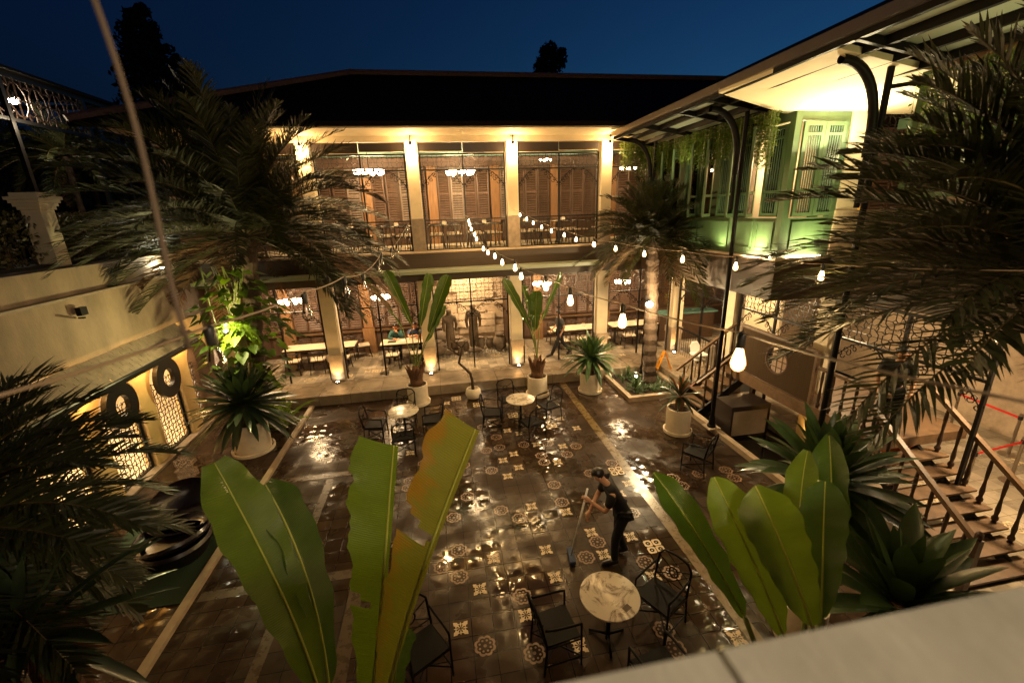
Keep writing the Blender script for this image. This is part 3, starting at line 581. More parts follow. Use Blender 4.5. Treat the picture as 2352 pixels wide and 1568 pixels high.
# ------------------------------------------------------------------ right wing
Rw = thing('green_wing', 'right-hand wing whose upper floor carries sage green shutters above a brown fascia', 'building', (8.3, 9, 0))
XG = 6.72
m = MB(); m.box(XG, XG+.2, 7.7, 13.6, 3.45, 4.28); m.box(XG+.2, 8.35, 7.7, 7.9, 3.45, 4.28); m.box(8.35, 8.55, -1, 7.9, 3.45, 4.28); m.build('fascia_band', 'band', Rw)
m = MB(); m.box(XG-.06, XG+.25, 7.64, 13.6, 4.282, 4.33); m.box(XG+.25, 8.6, 7.64, 7.9, 4.282, 4.33); m.build('ledge', 'sand', Rw)
m = MB(); m.box(XG+.2, 13, 7.9, 13.6, 3.9, 4.25); m.box(8.55, 13, -1, 7.9, 3.9, 4.25); m.build('upper_floor', 'darkwood', Rw)
for y in (10.75, 7.7):
    c = MB(); c.box(8.13, 8.47, y-.17, y+.17, 1.0 if y > 10 else .9, 3.44); c.build('column', 'plaster', Rw)
    c = MB(); c.box(8.11, 8.49, y-.19, y+.19, .31 if y > 10 else 0, 1.0 if y > 10 else .9); c.build('column_base', 'yellowplaster' if y < 10 else 'stonecap', Rw)
c = MB(); c.box(7.95, 8.45, 7.72, 8.1, 5.22, 7.05); c.build('column', 'plaster', Rw); c = MB(); c.box(7.93, 8.47, 7.70, 8.12, 4.335, 5.215); c.build('column_base', 'sand', Rw)
def rbay(y0, y1, z0, z1, zt, x=8.3, rail=None):
    fr = MB(); t = .05; ym = (y0+y1)/2
    for y in (y0, ym-t/2, y1-t): fr.box(x-.03, x+.03, y, y+t, z0, z1)
    for a, b in ((y0+t, ym-t/2), (ym+t/2, y1-t)):
        fr.box(x-.027, x+.027, a, b, z1-t, z1); fr.box(x-.027, x+.027, a, b, zt-.025, zt+.025)
        if rail: fr.box(x-.027, x+.027, a, b, rail-.025, rail+.025)
    o = fr.build('window_frame', 'steel', Rw)
    for a, b in ((y0+t, ym-t/2), (ym+t/2, y1-t)):
        moved(lattice(b-a, z1-t-zt-.02, .40, .013), (x, a, zt+.02), PI/2).build('lattice', 'steel', o)
        for sx, yy in ((1, a), (-1, b)): moved(scroll(.5, .42, sx), (x, yy, zt-.02), PI/2).build('scroll_bracket', 'iron', o)
        if rail:
            q = MB()
            for k in range(10): yy = a+(b-a)*(k+.5)/10; q.box(x-.006, x+.006, yy-.006, yy+.006, z0, rail-.03)
            q.build('railing', 'steel', o)
rbay(10.93, 13.68, .31, 3.43, 2.62, rail=1.25); rbay(7.9, 10.56, .31, 3.43, 2.62); rbay(4.8, 7.5, .01, 3.43, 2.62)
m = MB(); m.box(12.8, 13, -1, 16, 0, 7.2); m.build('rear_wall', 'sand', Rw)
m = MB(); m.box(10.4, 10.5, 11.4, 13.6, .3, 3.6); m.build('cream_wall', 'plaster', Rw)
# green upper storey
m = MB(); m.box(XG+.02, XG+.16, 7.72, 13.5, 4.335, 5.1); m.box(XG+.17, 7.94, 7.74, 7.88, 4.335, 5.1); m.box(XG+.02, XG+.16, 7.72, 13.5, 6.86, 7.12); m.box(XG+.17, 7.94, 7.74, 7.88, 6.86, 7.12)
for y in (7.72, 9.2, 10.7, 12.2): m.box(XG+.02, XG+.16, y, y+.14, 5.1, 6.86)
m.box(7.82, 7.94, 7.74, 7.88, 5.1, 6.86); m.build('green_wall', 'green', Rw)
for (y0, y1) in ((7.9, 8.42), (8.5, 9.15), (9.3, 10.6), (10.8, 12.1)):
    q = MB()
    for a, b, c, d in ((y0, y1, 4.45, 4.5), (y0, y1, 4.98, 5.03), (y0, y0+.05, 4.5, 4.98), (y1-.05, y1, 4.5, 4.98)): q.box(XG-.005, XG+.018, a, b, c, d)
    q.build('panel_moulding', 'green', Rw)
q = MB(); 
for a, b, c, d in ((6.98, 7.76, 4.45, 4.5), (6.98, 7.76, 4.98, 5.03), (6.98, 7.03, 4.5, 4.98), (7.71, 7.76, 4.5, 4.98)): q.box(a, b, 7.715, 7.738, c, d)
q.build('panel_moulding', 'green', Rw)
def leafwin(w, h):      # a casement: green frame
    mb = MB(); t = .07; mb.box(0, t, -.022, .022, 0, h); mb.box(w-t, w, -.022, .022, 0, h)
    for z, q in ((0, t), (h*.27, .05), (h*.86, .045), (h-t, t)): mb.box(t, w-t, -.021, .021, z, z+q)
    return mb
def rods(w, h):
    mb = MB(); n = 6
    for k in range(n): x = .07+(w-.14)*(k+.5)/n; mb.box(x-.010, x+.010, -.008, .008, .07, h-.07)
    return mb
def casement(loc, rz, w=.50, h=1.70):
    o = place(leafwin(w, h), 'casement', 'green', Rw, loc, rz)
    r = rods(w, h).build('glazing_rods', 'greendk', None); r.parent = o
    gq = MB(); gq.box(.06, w-.06, .01, .014, .06, h-.06); gq = gq.build('pane', 'glass', None); gq.parent = o
for x in (6.91, 7.37): casement((x, 7.70, 5.13), 0, .45)
for y in (8.55, 9.18, 10.05, 10.68, 11.55, 12.15): casement((XG-.01, y, 5.13), R(-90-0)+R(0) if False else R(180+38), .52)
for y in (8.40, 9.18, 9.88, 10.68, 11.38, 12.18, 12.88): casement((XG+.06, y, 5.13), R(-90), .50) if y > 8.5 else casement((XG+.06, y, 5.13), R(-90), .50)
# upper rooms beyond the white column
m = MB(); m.box(8.5, 12.8, 9.6, 9.7, 4.3, 7.05); m.build('inner_wall', 'shutter', Rw)
for k in range(6): place(louvre(.5, 2.2, 24), 'louvred_shutter', 'shutter', Rw, (8.55+k*.54, 9.53, 4.5))
m = MB(); m.box(8.5, 12, 7.95, 8.05, 4.34, 5.2); m.build('balcony_wall', 'stonecap', Rw)
m = MB(); m.box(8.47, 8.53, 7.9, 7.96, 5.22, 6.9); m.build('steel_post', 'steel', Rw)
moved(scroll(.6, .5, 1), (8.55, 8.0, 6.62)).build('scroll_bracket', 'plaster', Rw); moved(scroll(.6, .5, -1), (10.0, 8.0, 6.62)).build('scroll_bracket', 'plaster', Rw)
moved(lattice(1.5, .4, .4), (8.55, 8.0, 6.62)).build('lattice', 'steel', Rw)
m = MB(); m.box(9.2, 11.5, 7.2, 7.9, 6.72, 6.9); m.build('green_cornice', 'greendk', Rw)
m = MB(); m.box(6.9, 8.4, 8.9, 9.0, 4.3, 7.1); m.build('partition', 'pad', Rw)
m = MB(); m.box(7.2, 13.0, 13.3, 13.55, 4.3, 7.3); m.build('partition_far', 'greendk', Rw)
# second green screen close by on the right
for k in range(3):
    o = place(leafwin(.62, 1.9), 'casement', 'green', Rw, P(2062, 440, 'x', 6.9)+V((0, -.7*k, -.1)), R(-70)); r = rods(.62, 1.9).build('glazing_rods', 'greendk', None); r.parent = o
# ceiling, roof, canopy
p1, p2, p3, p4, p5, p6 = P(1650, 214, 'y', 7.9), P(1800, 261, 'y', 7.95), P(1968, 262, 'y', 7.95), P(2120, 160, 'y', 5.6), P(1928, 112, 'y', 5.6), P(2420, 215, 'y', 5.6)
m = MB(); a_ = [p1, p2, p4, p5]; m.add([p5, p4, p2, p1]+[q+V((0,0,.08)) for q in (p5, p4, p2, p1)], [(3,2,1,0), (4,5,6,7), (0,1,5,4), (2,3,7,6), (3,0,4,7)])
m.add([p4, V((12.5, 5.6, p4.z-.05)), V((12.5, 7.95, p3.z)), p3, p2]+[q+V((0,0,.09)) for q in (p4, V((12.5, 5.6, p4.z-.05)), V((12.5, 7.95, p3.z)), p3, p2)], [(4,3,2,1,0), (5,6,7,8,9), (0,1,6,5)]); m.build('soffit', 'soffit', Rw)
e = 5.22; ze = 7.42
m = MB(); m.add([(e+.12, -1, ze+.10), (e+.12, 12.15, ze+.10), (11.2, 17.1, 10.02), (11.2, -1, 10.02), (13, -1, 7.3), (13, 13, 7.3)], [(0, 3, 2, 1), (0, 1, 5, 4)])
m.build('roof', 'roof', Rw)
Cn = thing('glass_canopy', 'long steel canopy with pale panels along the roof edge of the right wing', 'canopy', (5.6, 8, 7.4))
m = MB(); m.box(e, e+.07, -1, 12.9, ze-.05, ze+.09); m.build('edge_gutter', 'metal', Cn)
m = MB(); m.box(e+.08, e+.16, -1, 12.9, ze-.12, ze+.03)
for xx, zz in ((5.72, 7.34), (6.22, 7.26), (6.66, 7.18)): m.box(xx, xx+.07, -1, 12.9, zz-.10, zz)
for y in (12.8, 11.0, 9.4, 8.3, 5.3, 3.6, 2.0, .4): m.bar((e+.1, y, ze-.08), (6.72, y, 7.12), .06, .1)
m.build('beams', 'iron', Cn)
for (x0, z0_), (x1, z1_) in (((5.40, 7.41), (5.71, 7.36)), ((5.80, 7.34), (6.21, 7.28)), ((6.30, 7.26), (6.65, 7.20))):
    for ya, yb in ((8.35, 12.75), (-1, 5.5)): m = MB(); m.slab([(x0, ya, z0_), (x1, ya, z1_), (x1, yb, z1_), (x0, yb, z0_)], .012); m.build('panel', 'frost', Cn)
m = MB(); m.box(6.85, 7.0, -1, 5.5, 7.05, 7.2); m.build('timber_beam', 'postwood', Cn)
# tall posts with curved pipe brackets
po = thing('bracket_post', 'x', 'post', (0,0,0), 'tall steel posts with curved pipe brackets along the channel')
m = MB(); m.lathe([(.05, .28), (.045, 3.2), (.045, 7.2)], n=12); m.build('pole', 'iron', po, smooth='auto')
m = MB(); m.lathe([(.10, .0), (.10, .05), (.075, .06), (.07, .24), (.05, .30)], n=12); m.build('pole_base', 'iron', po, smooth='auto')
m = MB(); m.box(-.16, .16, -.16, .16, -.02, .0); m.build('footing', 'strip', po)
m = MB(); m.tube(bez([(-.82, 0, 7.08), (-.42, 0, 7.08), (-.12, 0, 6.75), (-.13, 0, 6.1)], 12)+[V((-.13, 0, 5.85))], .062, 12, caps=False); m.build('curved_bracket', 'iron', po, smooth=True)
m = MB(); m.tube([(-.13, 0, 5.95), (-.13, 0, 5.15)], .04, 10); m.build('bracket_pipe', 'iron', po, smooth='auto')
m = MB(); m.bar((-1.0, 0, 7.22), (.3, 0, 7.22), .05, .07); m.tube([(0, 0, 6.75), (.35, 0, 6.8), (.7, 0, 6.78)], .03, 8); m.build('cross_arm', 'iron', po)
fl = Fleet(po)
for y, t in ((8.59, 'middle'), (12.35, 'farthest'), (5.72, 'nearest')): fl.put((6.36, y, .14), 0, 'dark steel post with curved pipe bracket, %s of the three' % t)
fl.done()
# ------------------------------------------------------------------ stairs, deck and bamboo screen
T1 = thing('entry_stair', 'short timber stair rising from the platform to the deck beside the lit column', 'stairs', (7.2, 10.2, 0))
for k in range(6):
    m = MB(); x = 6.62+k*.26; m.box(x, x+.30, 9.5, 10.45, .16+k*.19, .20+k*.19); m.build('tread', 'brownwood', T1)
for y in (9.46, 10.49): m = MB(); m.bar((6.6, y, .02), (8.15, y, 1.18), .05, .2); m.build('stringer', 'steel', T1)
balp = MB(); balp.lathe([(.03, 0), (.03, .04), (.045, .06), (.045, .10), (.025, .14), (.035, .25), (.02, .45), (.03, .70), (.022, .86)], n=8)
def baluster(root, loc, s=1):
    q = MB(); q.v = [(v[0]+loc[0], v[1]+loc[1], v[2]*s+loc[2]) for v in balp.v]; q.f = list(balp.f); return q.build('baluster', 'rust', root, smooth='auto')
for k in range(7): baluster(T1, (6.7+k*.24, 10.49, .15+k*.176))
for k in range(7): baluster(T1, (6.7+k*.24, 9.46, .15+k*.176))
for y in (10.49, 9.46):
    m = MB(); m.bar((6.45, y, .92), (8.2, y, 2.16), .07, .06); m.build('handrail', 'brownwood', T1)
D = thing('timber_deck', 'raised timber deck behind the water channel that carries the bamboo screen', 'deck', (8, 8, 1.2))
m = MB(); m.box(8.16, 9.4, 9.45, 10.5, 1.1, 1.28); m.box(7.5, 9.4, 5.55, 9.44, 1.1, 1.281); m.build('platform', 'brownwood', D)
m = MB(); m.box(7.44, 7.495, 5.55, 9.44, 1.02, 1.30); m.build('edge_beam', 'brownwood', D)
for y in (9.2, 7.3): q = MB(); q.box(7.9, 8.0, y, y+.1, -.1, 1.09); q.build('support_post', 'rust', D)
Bs = thing('bamboo_screen', 'bamboo screen pierced by a round lattice window, standing on the timber deck', 'screen', (7.53, 8.3, 1.29))
m = MB(); y0, y1, z0, z1 = 7.15, 9.35, 1.30, 2.42; yc, zc, rr = 8.15, 1.92, .32; n = 40; outer = []; inner = []
for k in range(n):
    a = 2*PI*(k+.5)/n; c_, s_ = math.cos(a), math.sin(a); tt = min(((y1-yc) if c_ > 0 else (yc-y0))/max(abs(c_), 1e-6), ((z1-zc) if s_ > 0 else (zc-z0))/max(abs(s_), 1e-6)); outer.append((yc+c_*tt, zc+s_*tt)); inner.append((yc+c_*rr, zc+s_*rr))
for x in (7.51, 7.55): m.add([(x, *p) for p in outer]+[(x, *p) for p in inner], [(k, (k+1)%n, (k+1)%n+n, k+n) for k in range(n)])
m.build('bamboo_panel', 'bamboo', Bs)
m = MB(); m.tube([(7.53, yc+rr*math.cos(2*PI*k/24), zc+rr*math.sin(2*PI*k/24)) for k in range(25)], .03, 6)
for dz in (-.16, 0, .16): h_ = math.sqrt(rr*rr-dz*dz); m.bar((7.53, yc-h_, zc+dz), (7.53, yc+h_, zc+dz), .016)
for dy in (-.16, 0, .16): h_ = math.sqrt(rr*rr-dy*dy); m.bar((7.53, yc+dy, zc-h_), (7.53, yc+dy, zc+h_), .016)
m.build('round_window', 'darkwood', Bs)
m = MB(); m.box(7.49, 7.57, y0, y1, z1, z1+.06); m.box(7.49, 7.57, y1, y1+.06, z0, z1+.06); m.box(7.49, 7.57, y0-.06, y0, z0, z1+.06); m.build('frame', 'brownwood', Bs)
T2 = thing('courtyard_stair', 'open timber stair with turned balusters coming down towards the right corner', 'stairs', (7.6, 4.6, 0))
for k in range(7):
    y = 5.28-k*.245; z = 1.12-k*.172
    m = MB(); m.box(6.95, 8.45, y-.15, y+.15, z-.035, z); m.build('tread', 'brownwood', T2)
    for x in (6.98, 8.38): 
        if z > .05: baluster(T2, (x, y, z), .92)
m = MB(); m.bar((6.98, 5.5, 2.13), (6.98, 3.7, .87), .08, .07); m.build('handrail', 'brownwood', T2); m = MB(); m.bar((8.38, 5.7, 2.27), (8.38, 3.6, .80), .08, .07); m.build('handrail', 'brownwood', T2)
for x in (7.15, 8.2): m = MB(); m.bar((x, 5.5, 1.12), (x, 3.75, -.10), .06, .16); m.build('stringer', 'steel', T2)
for x in (6.98, 8.38):
    q = MB(); q.box(x-.045, x+.045, 3.62, 3.71, .0, .9); q.lathe([(.03, .9), (.05, .94), (.045, 1.0), (.01, 1.04)], (x, 3.665, 0), 10); q.build('newel_post', 'rust', T2)
rl = thing('deck_railing', 'turned balusters and rail along the open end of the timber deck', 'railing', (7.5, 6.3, 1.28))
for k in range(6): baluster(rl, (7.53, 5.68+k*.25, 1.285), .95)
m = MB(); m.bar((7.53, 5.58, 2.13), (7.53, 7.05, 2.13), .08, .06); m.build('handrail', 'brownwood', rl)
bx = thing('display_box', 'black box counter with a pale front standing over the dark water channel', 'counter', (7.3, 8.7, -.1))
m = MB(); x0, x1, y0, y1 = 6.66, 7.70, 8.30, 8.95
m.box(x0, x1, y0, y1, .62, .74); m.box(x0, x1, y1-.05, y1, -.12, .619); m.box(x0, x0+.05, y0, y1-.051, -.12, .619); m.box(x1-.05, x1, y0, y1-.051, -.12, .619); m.box(x0+.051, x1-.051, y0+.02, y1-.052, -.12, -.05); m.build('carcass', 'blackwood', bx)
m = MB(); m.box(x0+.055, x1-.055, y0+.01, y0+.03, -.04, .61); m.build('front_panel', 'boxwhite', bx)
# ------------------------------------------------------------------ our own parapet, far right corner of the terrace
Pp = thing('balcony_parapet', 'pale stone coping of the balcony wall in the lower right corner', 'wall', (2, .2, 4.3))
jx = P(1650, 1490, 'z', 4.9).x
for k in range(-4, 7):
    m = MB(); m.box(jx+.75*k+.004, jx+.75*k+.746, -.12, .33, 4.78, 4.9); m.build('coping_stone', 'parapet', Pp)
m = MB(); m.box(-2.2, 6, -.08, .29, 3.2, 4.779); m.build('wall', 'parapet', Pp)
# ------------------------------------------------------------------ furniture
def arm_chair():
    t = thing('garden_chair', 'x', 'chair', (0,0,0), 'black metal armchairs in the courtyard'); r = .014
    for sx in (-1, 1):
        m = MB(); m.tube([(sx*.25, .23, 0), (sx*.25, .22, .66)], r, 8); m.build('leg', 'iron', t, smooth=True)
        m = MB(); m.tube([(sx*.24, -.26, 0), (sx*.24, -.22, .45)], r, 8); m.build('leg', 'iron', t, smooth=True)
        m = MB(); m.tube(bez([(sx*.25, .22, .655), (sx*.255, .1, .69), (sx*.25, -.1, .67), (sx*.24, -.24, .72)], 8), r*1.1, 8); m.build('armrest', 'iron', t, smooth=True)
    m = MB(); m.box(-.23, .23, -.2, .22, .425, .45); m.build('seat', 'iron', t)
    m = MB()
    for a, b in (((-.25,.22,.42),(.25,.22,.42)), ((-.24,-.22,.42),(.24,-.22,.42)), ((-.25,.22,.42),(-.24,-.22,.42)), ((.25,.22,.42),(.24,-.22,.42))): m.tube([a, b], r*.8, 6)
    m.build('seat_frame', 'iron', t, smooth='auto'); m = MB()
    for a, b in (((-.245,.225,.14),(.24,-.25,.14)), ((.245,.225,.14),(-.24,-.25,.14)), ((-.25,.225,.14),(-.24,-.25,.14)), ((.25,.225,.14),(.24,-.25,.14))): m.tube([a, b], r*.8, 6)
    m.build('cross_brace', 'iron', t, smooth='auto')
    m = MB(); m.tube([(-.24,-.22,.45), (-.235,-.29,.80), (-.17,-.305,.885), (0,-.31,.91), (.17,-.305,.885), (.235,-.29,.80), (.24,-.22,.45)], r*1.15, 8); m.build('back_frame', 'iron', t, smooth=True)
    m = MB(); 
    for sx in (-1, 1):
        m.tube([(sx*.23,-.27,.80), (sx*.055,-.272,.70)], r*.6, 6); m.tube([(sx*.235,-.24,.50), (sx*.055,-.262,.60)], r*.6, 6)
    m.tube([(.06*math.cos(k*PI/6), -.268, .65+.08*math.sin(k*PI/6)) for k in range(13)], r*.7, 6); m.tube([(-.235,-.235,.5),(.235,-.235,.5)], r*.6, 6); m.build('back_lattice', 'iron', t, smooth='auto'); return t
def bent_chair():
    t = thing('dining_chair', 'x', 'chair', (0,0,0), 'dark bentwood chairs in the dining halls')
    m = MB(); m.box(-.22, .22, -.20, .22, .44, .475); m.build('seat', 'pad', t)
    m = MB(); m.box(-.23, .23, -.21, .23, .40, .439); m.build('seat_frame', 'blackwood', t)
    for sx in (-1, 1):
        for sy, yb in ((1, .25), (-1, -.27)): m = MB(); m.tube([(sx*.24, yb, 0), (sx*.2, .2*sy, .40)], .016, 6); m.build('leg', 'blackwood', t, smooth=True)
    m = MB(); m.tube(bez([(-.26, .06, .70), (-.30, -.35, .78), (0, -.36, .80), (.30, -.35, .78), (.26, .06, .70)], 14), .017, 6)
    for sx in (-1, 1): m.tube([(sx*.215, -.19, .44), (sx*.20, -.21, .77)], .013, 6); m.tube([(sx*.02, -.2, .44), (sx*.09, -.245, .79)], .01, 6)
    m.build('back_hoop', 'blackwood', t, smooth=True); return t
def long_table(l, d=.75):
    t = thing('dining_table', 'x', 'table', (0,0,0), 'long cream dining tables')
    m = MB(); m.box(-l/2, l/2, -d/2, d/2, .735, .75); m.build('tabletop', 'cream', t); m = MB(); m.box(-l/2-.02, l/2+.02, -d/2-.02, d/2+.02, .70, .734); m.build('table_edge', 'blackwood', t)
    for sx in (-1, 1): m = MB(); m.box(sx*l*.36-.03, sx*l*.36+.03, -.03, .03, .03, .70); m.box(sx*l*.36-.03, sx*l*.36+.03, -.28, .28, 0, .03); m.build('leg', 'blackwood', t)
    return t
mt = thing('garden_table', 'x', 'table', (0,0,0), 'round marble tables in the courtyard')
m = MB(); m.lathe([(.355, .722), (.372, .727), (.375, .738), (.37, .748), (.36, .75)], n=48); m.build('tabletop', 'marble', mt, smooth='auto')
m = MB(); m.lathe([(.035, .03), (.03, .08), (.028, .66), (.06, .72)], n=16); m.build('pedestal', 'iron', mt, smooth='auto')
for k in range(3): a = k*2.094+.3; m = MB(); m.tube([(.02*math.cos(a), .02*math.sin(a), .10), (.26*math.cos(a), .26*math.sin(a), .015)], .018, 8); m.build('foot', 'iron', mt, smooth=True)
fl = Fleet(mt)
TA, TB, TC = (-1.16, 10.03), (1.81, 10.02), (1.79, 3.97)
fl.put((*TA, .0), 0, 'round marble table with a wet shine, left of the two far tables')
fl.put((*TB, .0), 1.9, 'round marble table, right one of the two far tables')
fl.put((*TC, .0), 4.2, 'round marble table nearest the balcony, with dark grey veins and a small dark card'); fl.done()
m = MB(); m.box(-.05, .05, -.035, .035, 0, .004); o = m.build('table_card', 'rust', None, origin=(0,0,0), label='small dark card lying on the nearest marble table', cat='card'); o.location = (1.79+.13, 3.97-.22, .751); o.rotation_euler.z = .5
ac = Fleet(arm_chair())
for (tx, ty), nm, lst in ((TA, 'left far marble table', (('left of', -.72, .05, -95), ('right of', .70, .0, 85), ('behind', -.02, .72, 178), ('in front of', .02, -.74, 5))),
                          (TB, 'right far marble table', (('left of', -.74, .02, -100), ('right of', .78, .1, 110), ('behind', -.2, .74, 190), ('in front of', .15, -.72, 20)))):
    for w_, dx, dy, rz in lst: ac.put((tx+dx, ty+dy, 0), R(rz), 'black metal armchair %s the %s' % (w_, nm))
ac.put((TC[0]-.70, TC[1]-.02, 0), R(-82), 'black metal armchair left of the nearest marble table')
ac.put((TC[0]+.78, TC[1]+.12, 0), R(118), 'black metal armchair right of the nearest marble table, turned slightly away')
ac.put((TC[0]+.28, TC[1]-.78, 0), R(12), 'black metal armchair in front of the nearest marble table, cut by the balcony coping')
ac.put((*P(1600, 1068, 'z', .1)[:2], 0), R(35), 'black metal armchair standing alone beside the channel kerb')
ac.put((*P(975, 1520, 'z', .2)[:2], 0), R(-150), 'black metal armchair half hidden behind the large brown-edged leaf'); ac.done()
# dining halls
dc = Fleet(bent_chair()); lt = Fleet(long_table(1.9)); ordn = ['first', 'second', 'third', 'fourth', 'fifth', 'sixth', 'seventh', 'eighth']
k = 0
for i in range(1, 5):
    for q in (.82, 2.15):
        x = CX[i]+q; k += 1
        if i == 4 and q > 1: continue
        lt.put((x, 15.05, 4.305), 0, '%s table from the left behind the upper windows' % ordn[k-1], scale=None).scale = (.55, .9, 1)
        for dx in (-.28, .3):
            dc.put((x+dx, 14.5, 4.305), rnd(-.15, .15), 'dark bentwood chair upstairs, %s side of the %s table from the left' % ('near left' if dx < 0 else 'near right', ordn[k-1]))
            dc.put((x+dx, 15.65, 4.305), PI+rnd(-.15, .15), 'dark bentwood chair upstairs, %s side of the %s table from the left' % ('far left' if dx < 0 else 'far right', ordn[k-1]))
t1 = P(735, 795, 'z', 1.05); t2 = P(925, 783, 'z', 1.05); t3 = P(1345, 750, 'z', 1.05)
GT = [(-4.35, t1.y, 'long cream table in the left bay of the ground-floor hall', 1.25), (t2.x+.05, t2.y, 'cream table where the couple sits', .85), (t3.x-.3, t3.y, 'long cream table behind the walking man', 1.1), (t3.x+1.9, t3.y, 'long cream table behind the palm trunk', 1.0)]
for n_, (x, y, lb, sx) in enumerate(GT):
    lt.put((x, y, .31), 0, lb).scale = (sx, 1, 1); s_ = ['left bay table', "couple's table", 'table behind the walking man', 'table behind the palm trunk'][n_]
    for dx in ([-.8, 0, .8] if sx > 1 else [-.38, .42]):
        w_ = 'middle' if dx == 0 else ('left' if dx < 0 else 'right')
        dc.put((x+dx, y-.62, .31), rnd(-.12, .12), 'dark bentwood chair on the near side of the %s, %s one' % (s_, w_))
        if n_ != 1: dc.put((x+dx, y+.6, .31), PI+rnd(-.12, .12), 'dark bentwood chair on the far side of the %s, %s one' % (s_, w_))
dc.put((*P(838, 818, 'z', .3)[:2], .31), R(-75), 'dark bentwood chair standing alone beside the wooden post'); dc.done(); lt.done()
nh = thing('napkin_holder', 'x', 'napkin holder', (0,0,0), 'white napkin holders on the dining tables'); m = MB(); m.box(-.07, .07, -.04, .04, 0, .09); m.build('holder', 'white', nh); m = MB(); m.box(-.055, .055, -.02, .02, .091, .13); m.build('napkins', 'pad', nh)
fn_ = Fleet(nh); k = 0
for i in range(1, 4):
    for q in (.82, 2.15): k += 1; fn_.put((CX[i]+q+rnd(-.2, .2), 15.05, 5.06), rnd(-.5, .5), 'white napkin holder upstairs on the %s table from the left' % ordn[k-1])
for n_, (x, y, lb, sx) in enumerate(GT):
    if n_ != 1: fn_.put((x+.2, y, 1.061), 0, 'white napkin holder on the %s' % ['left bay table', '', 'table behind the walking man', 'table behind the palm trunk'][n_])
fn_.done()
tx, ty = t2.x-.25, t2.y
m = MB(); m.box(-.14, .14, -.1, .1, 0, .012); o = m.build('tablet', 'steel', None, origin=(0,0,0), label="black tablet lying on the couple's table", cat='tablet'); o.location = (tx-.12, ty-.05, 1.062)
for dx, lb in ((.10, "small cup beside the tablet on the couple's table"), (.50, "small cup before the person in navy on the couple's table")): m = MB(); m.lathe([(.025, 0), (.04, .07), (.036, .07), (.022, .01)], n=14); o = m.build('cup', 'white', None, smooth='auto', origin=(0,0,0), label=lb, cat='cup'); o.location = (tx+dx, ty+.1, 1.062)
m = MB(); m.lathe([(.05, 0), (.11, .012), (.105, .016), (.04, .006)], n=20); o = m.build('plate', 'white', None, origin=(0,0,0), label="white plate in the middle of the couple's table", cat='plate'); o.location = (tx+.3, ty+.02, 1.062)
# bar counter with flowers
bc = thing('bar_counter', 'dark wooden bar counter with a green marble top in the corner of the hall', 'counter', (10, 14.2, .31))
q0 = P(1512, 722, 'z', 1.4); q1 = P(1640, 716, 'z', 1.4); m = MB(); m.box(q0.x, q0.x+2.5, q0.y-.1, q0.y+.6, 1.36, 1.42); m.build('counter_top', 'marbletop', bc); m = MB(); m.box(q0.x+.08, q0.x+2.42, q0.y, q0.y+.5, .31, 1.355); m.build('counter_body', 'darkwood', bc)
fv = thing('flower_vase', 'leafy bouquet in a vase standing on the green marble bar', 'vase', (q0.x+.75, q0.y+.2, 1.421))
m = MB(); m.lathe([(.07, 0), (.12, .08), (.09, .2), (.06, .26), (.08, .3)], (q0.x+.75, q0.y+.2, 1.422), 16); m.build('vase', 'jar', fv, smooth=True)
m = MB(); leafcloud(m, 260, lambda: V((q0.x+.75, q0.y+.2, 1.95))+V((rnd(-1,1), rnd(-1,1), rnd(-1,1))).normalized()*rnd(0, .34), .12); m.build('bouquet', 'fern', fv)
cs = MB(); cs.box(9.3, 10.1, 10.9, 11.4, .31, 1.1); cs.build('cabinet', 'pad', None, label='low pale cabinet behind the railing of the corner hall', cat='cabinet')
# high chair
h0 = P(1604, 812, 'z', 1.0); hc = thing('high_chair', 'white plastic high chair behind the railing of the right wing', 'high chair', (h0.x, h0.y, .31)); hx, hy = h0.x, h0.y
m = MB(); m.box(hx-.22, hx+.22, hy-.24, hy+.14, .98, 1.02); m.build('tray', 'white', hc)
m = MB(); m.add([(hx-.14, hy+.15, .9), (hx+.14, hy+.15, .9), (hx+.16, hy+.2, 1.2), (hx+.08, hy+.22, 1.33), (hx-.08, hy+.22, 1.33), (hx-.16, hy+.2, 1.2), (hx-.14, hy+.19, .9), (hx+.14, hy+.19, .9), (hx+.16, hy+.24, 1.2), (hx+.08, hy+.26, 1.33), (hx-.08, hy+.26, 1.33), (hx-.16, hy+.24, 1.2)], [(0,1,2,3,4,5), (11,10,9,8,7,6)]+[(i, i+6, (i+1)%6+6, (i+1)%6) for i in range(6)]); m.box(hx-.15, hx+.15, hy-.16, hy+.15, .82, .86); m.build('seat', 'white', hc)
for sx in (-1, 1):
    for sy in (-1, 1): m = MB(); m.tube([(hx+sx*.12, hy+sy*.12, .84), (hx+sx*.2, hy+sy*.22, .31)], .014, 6); m.build('leg', 'metal', hc)
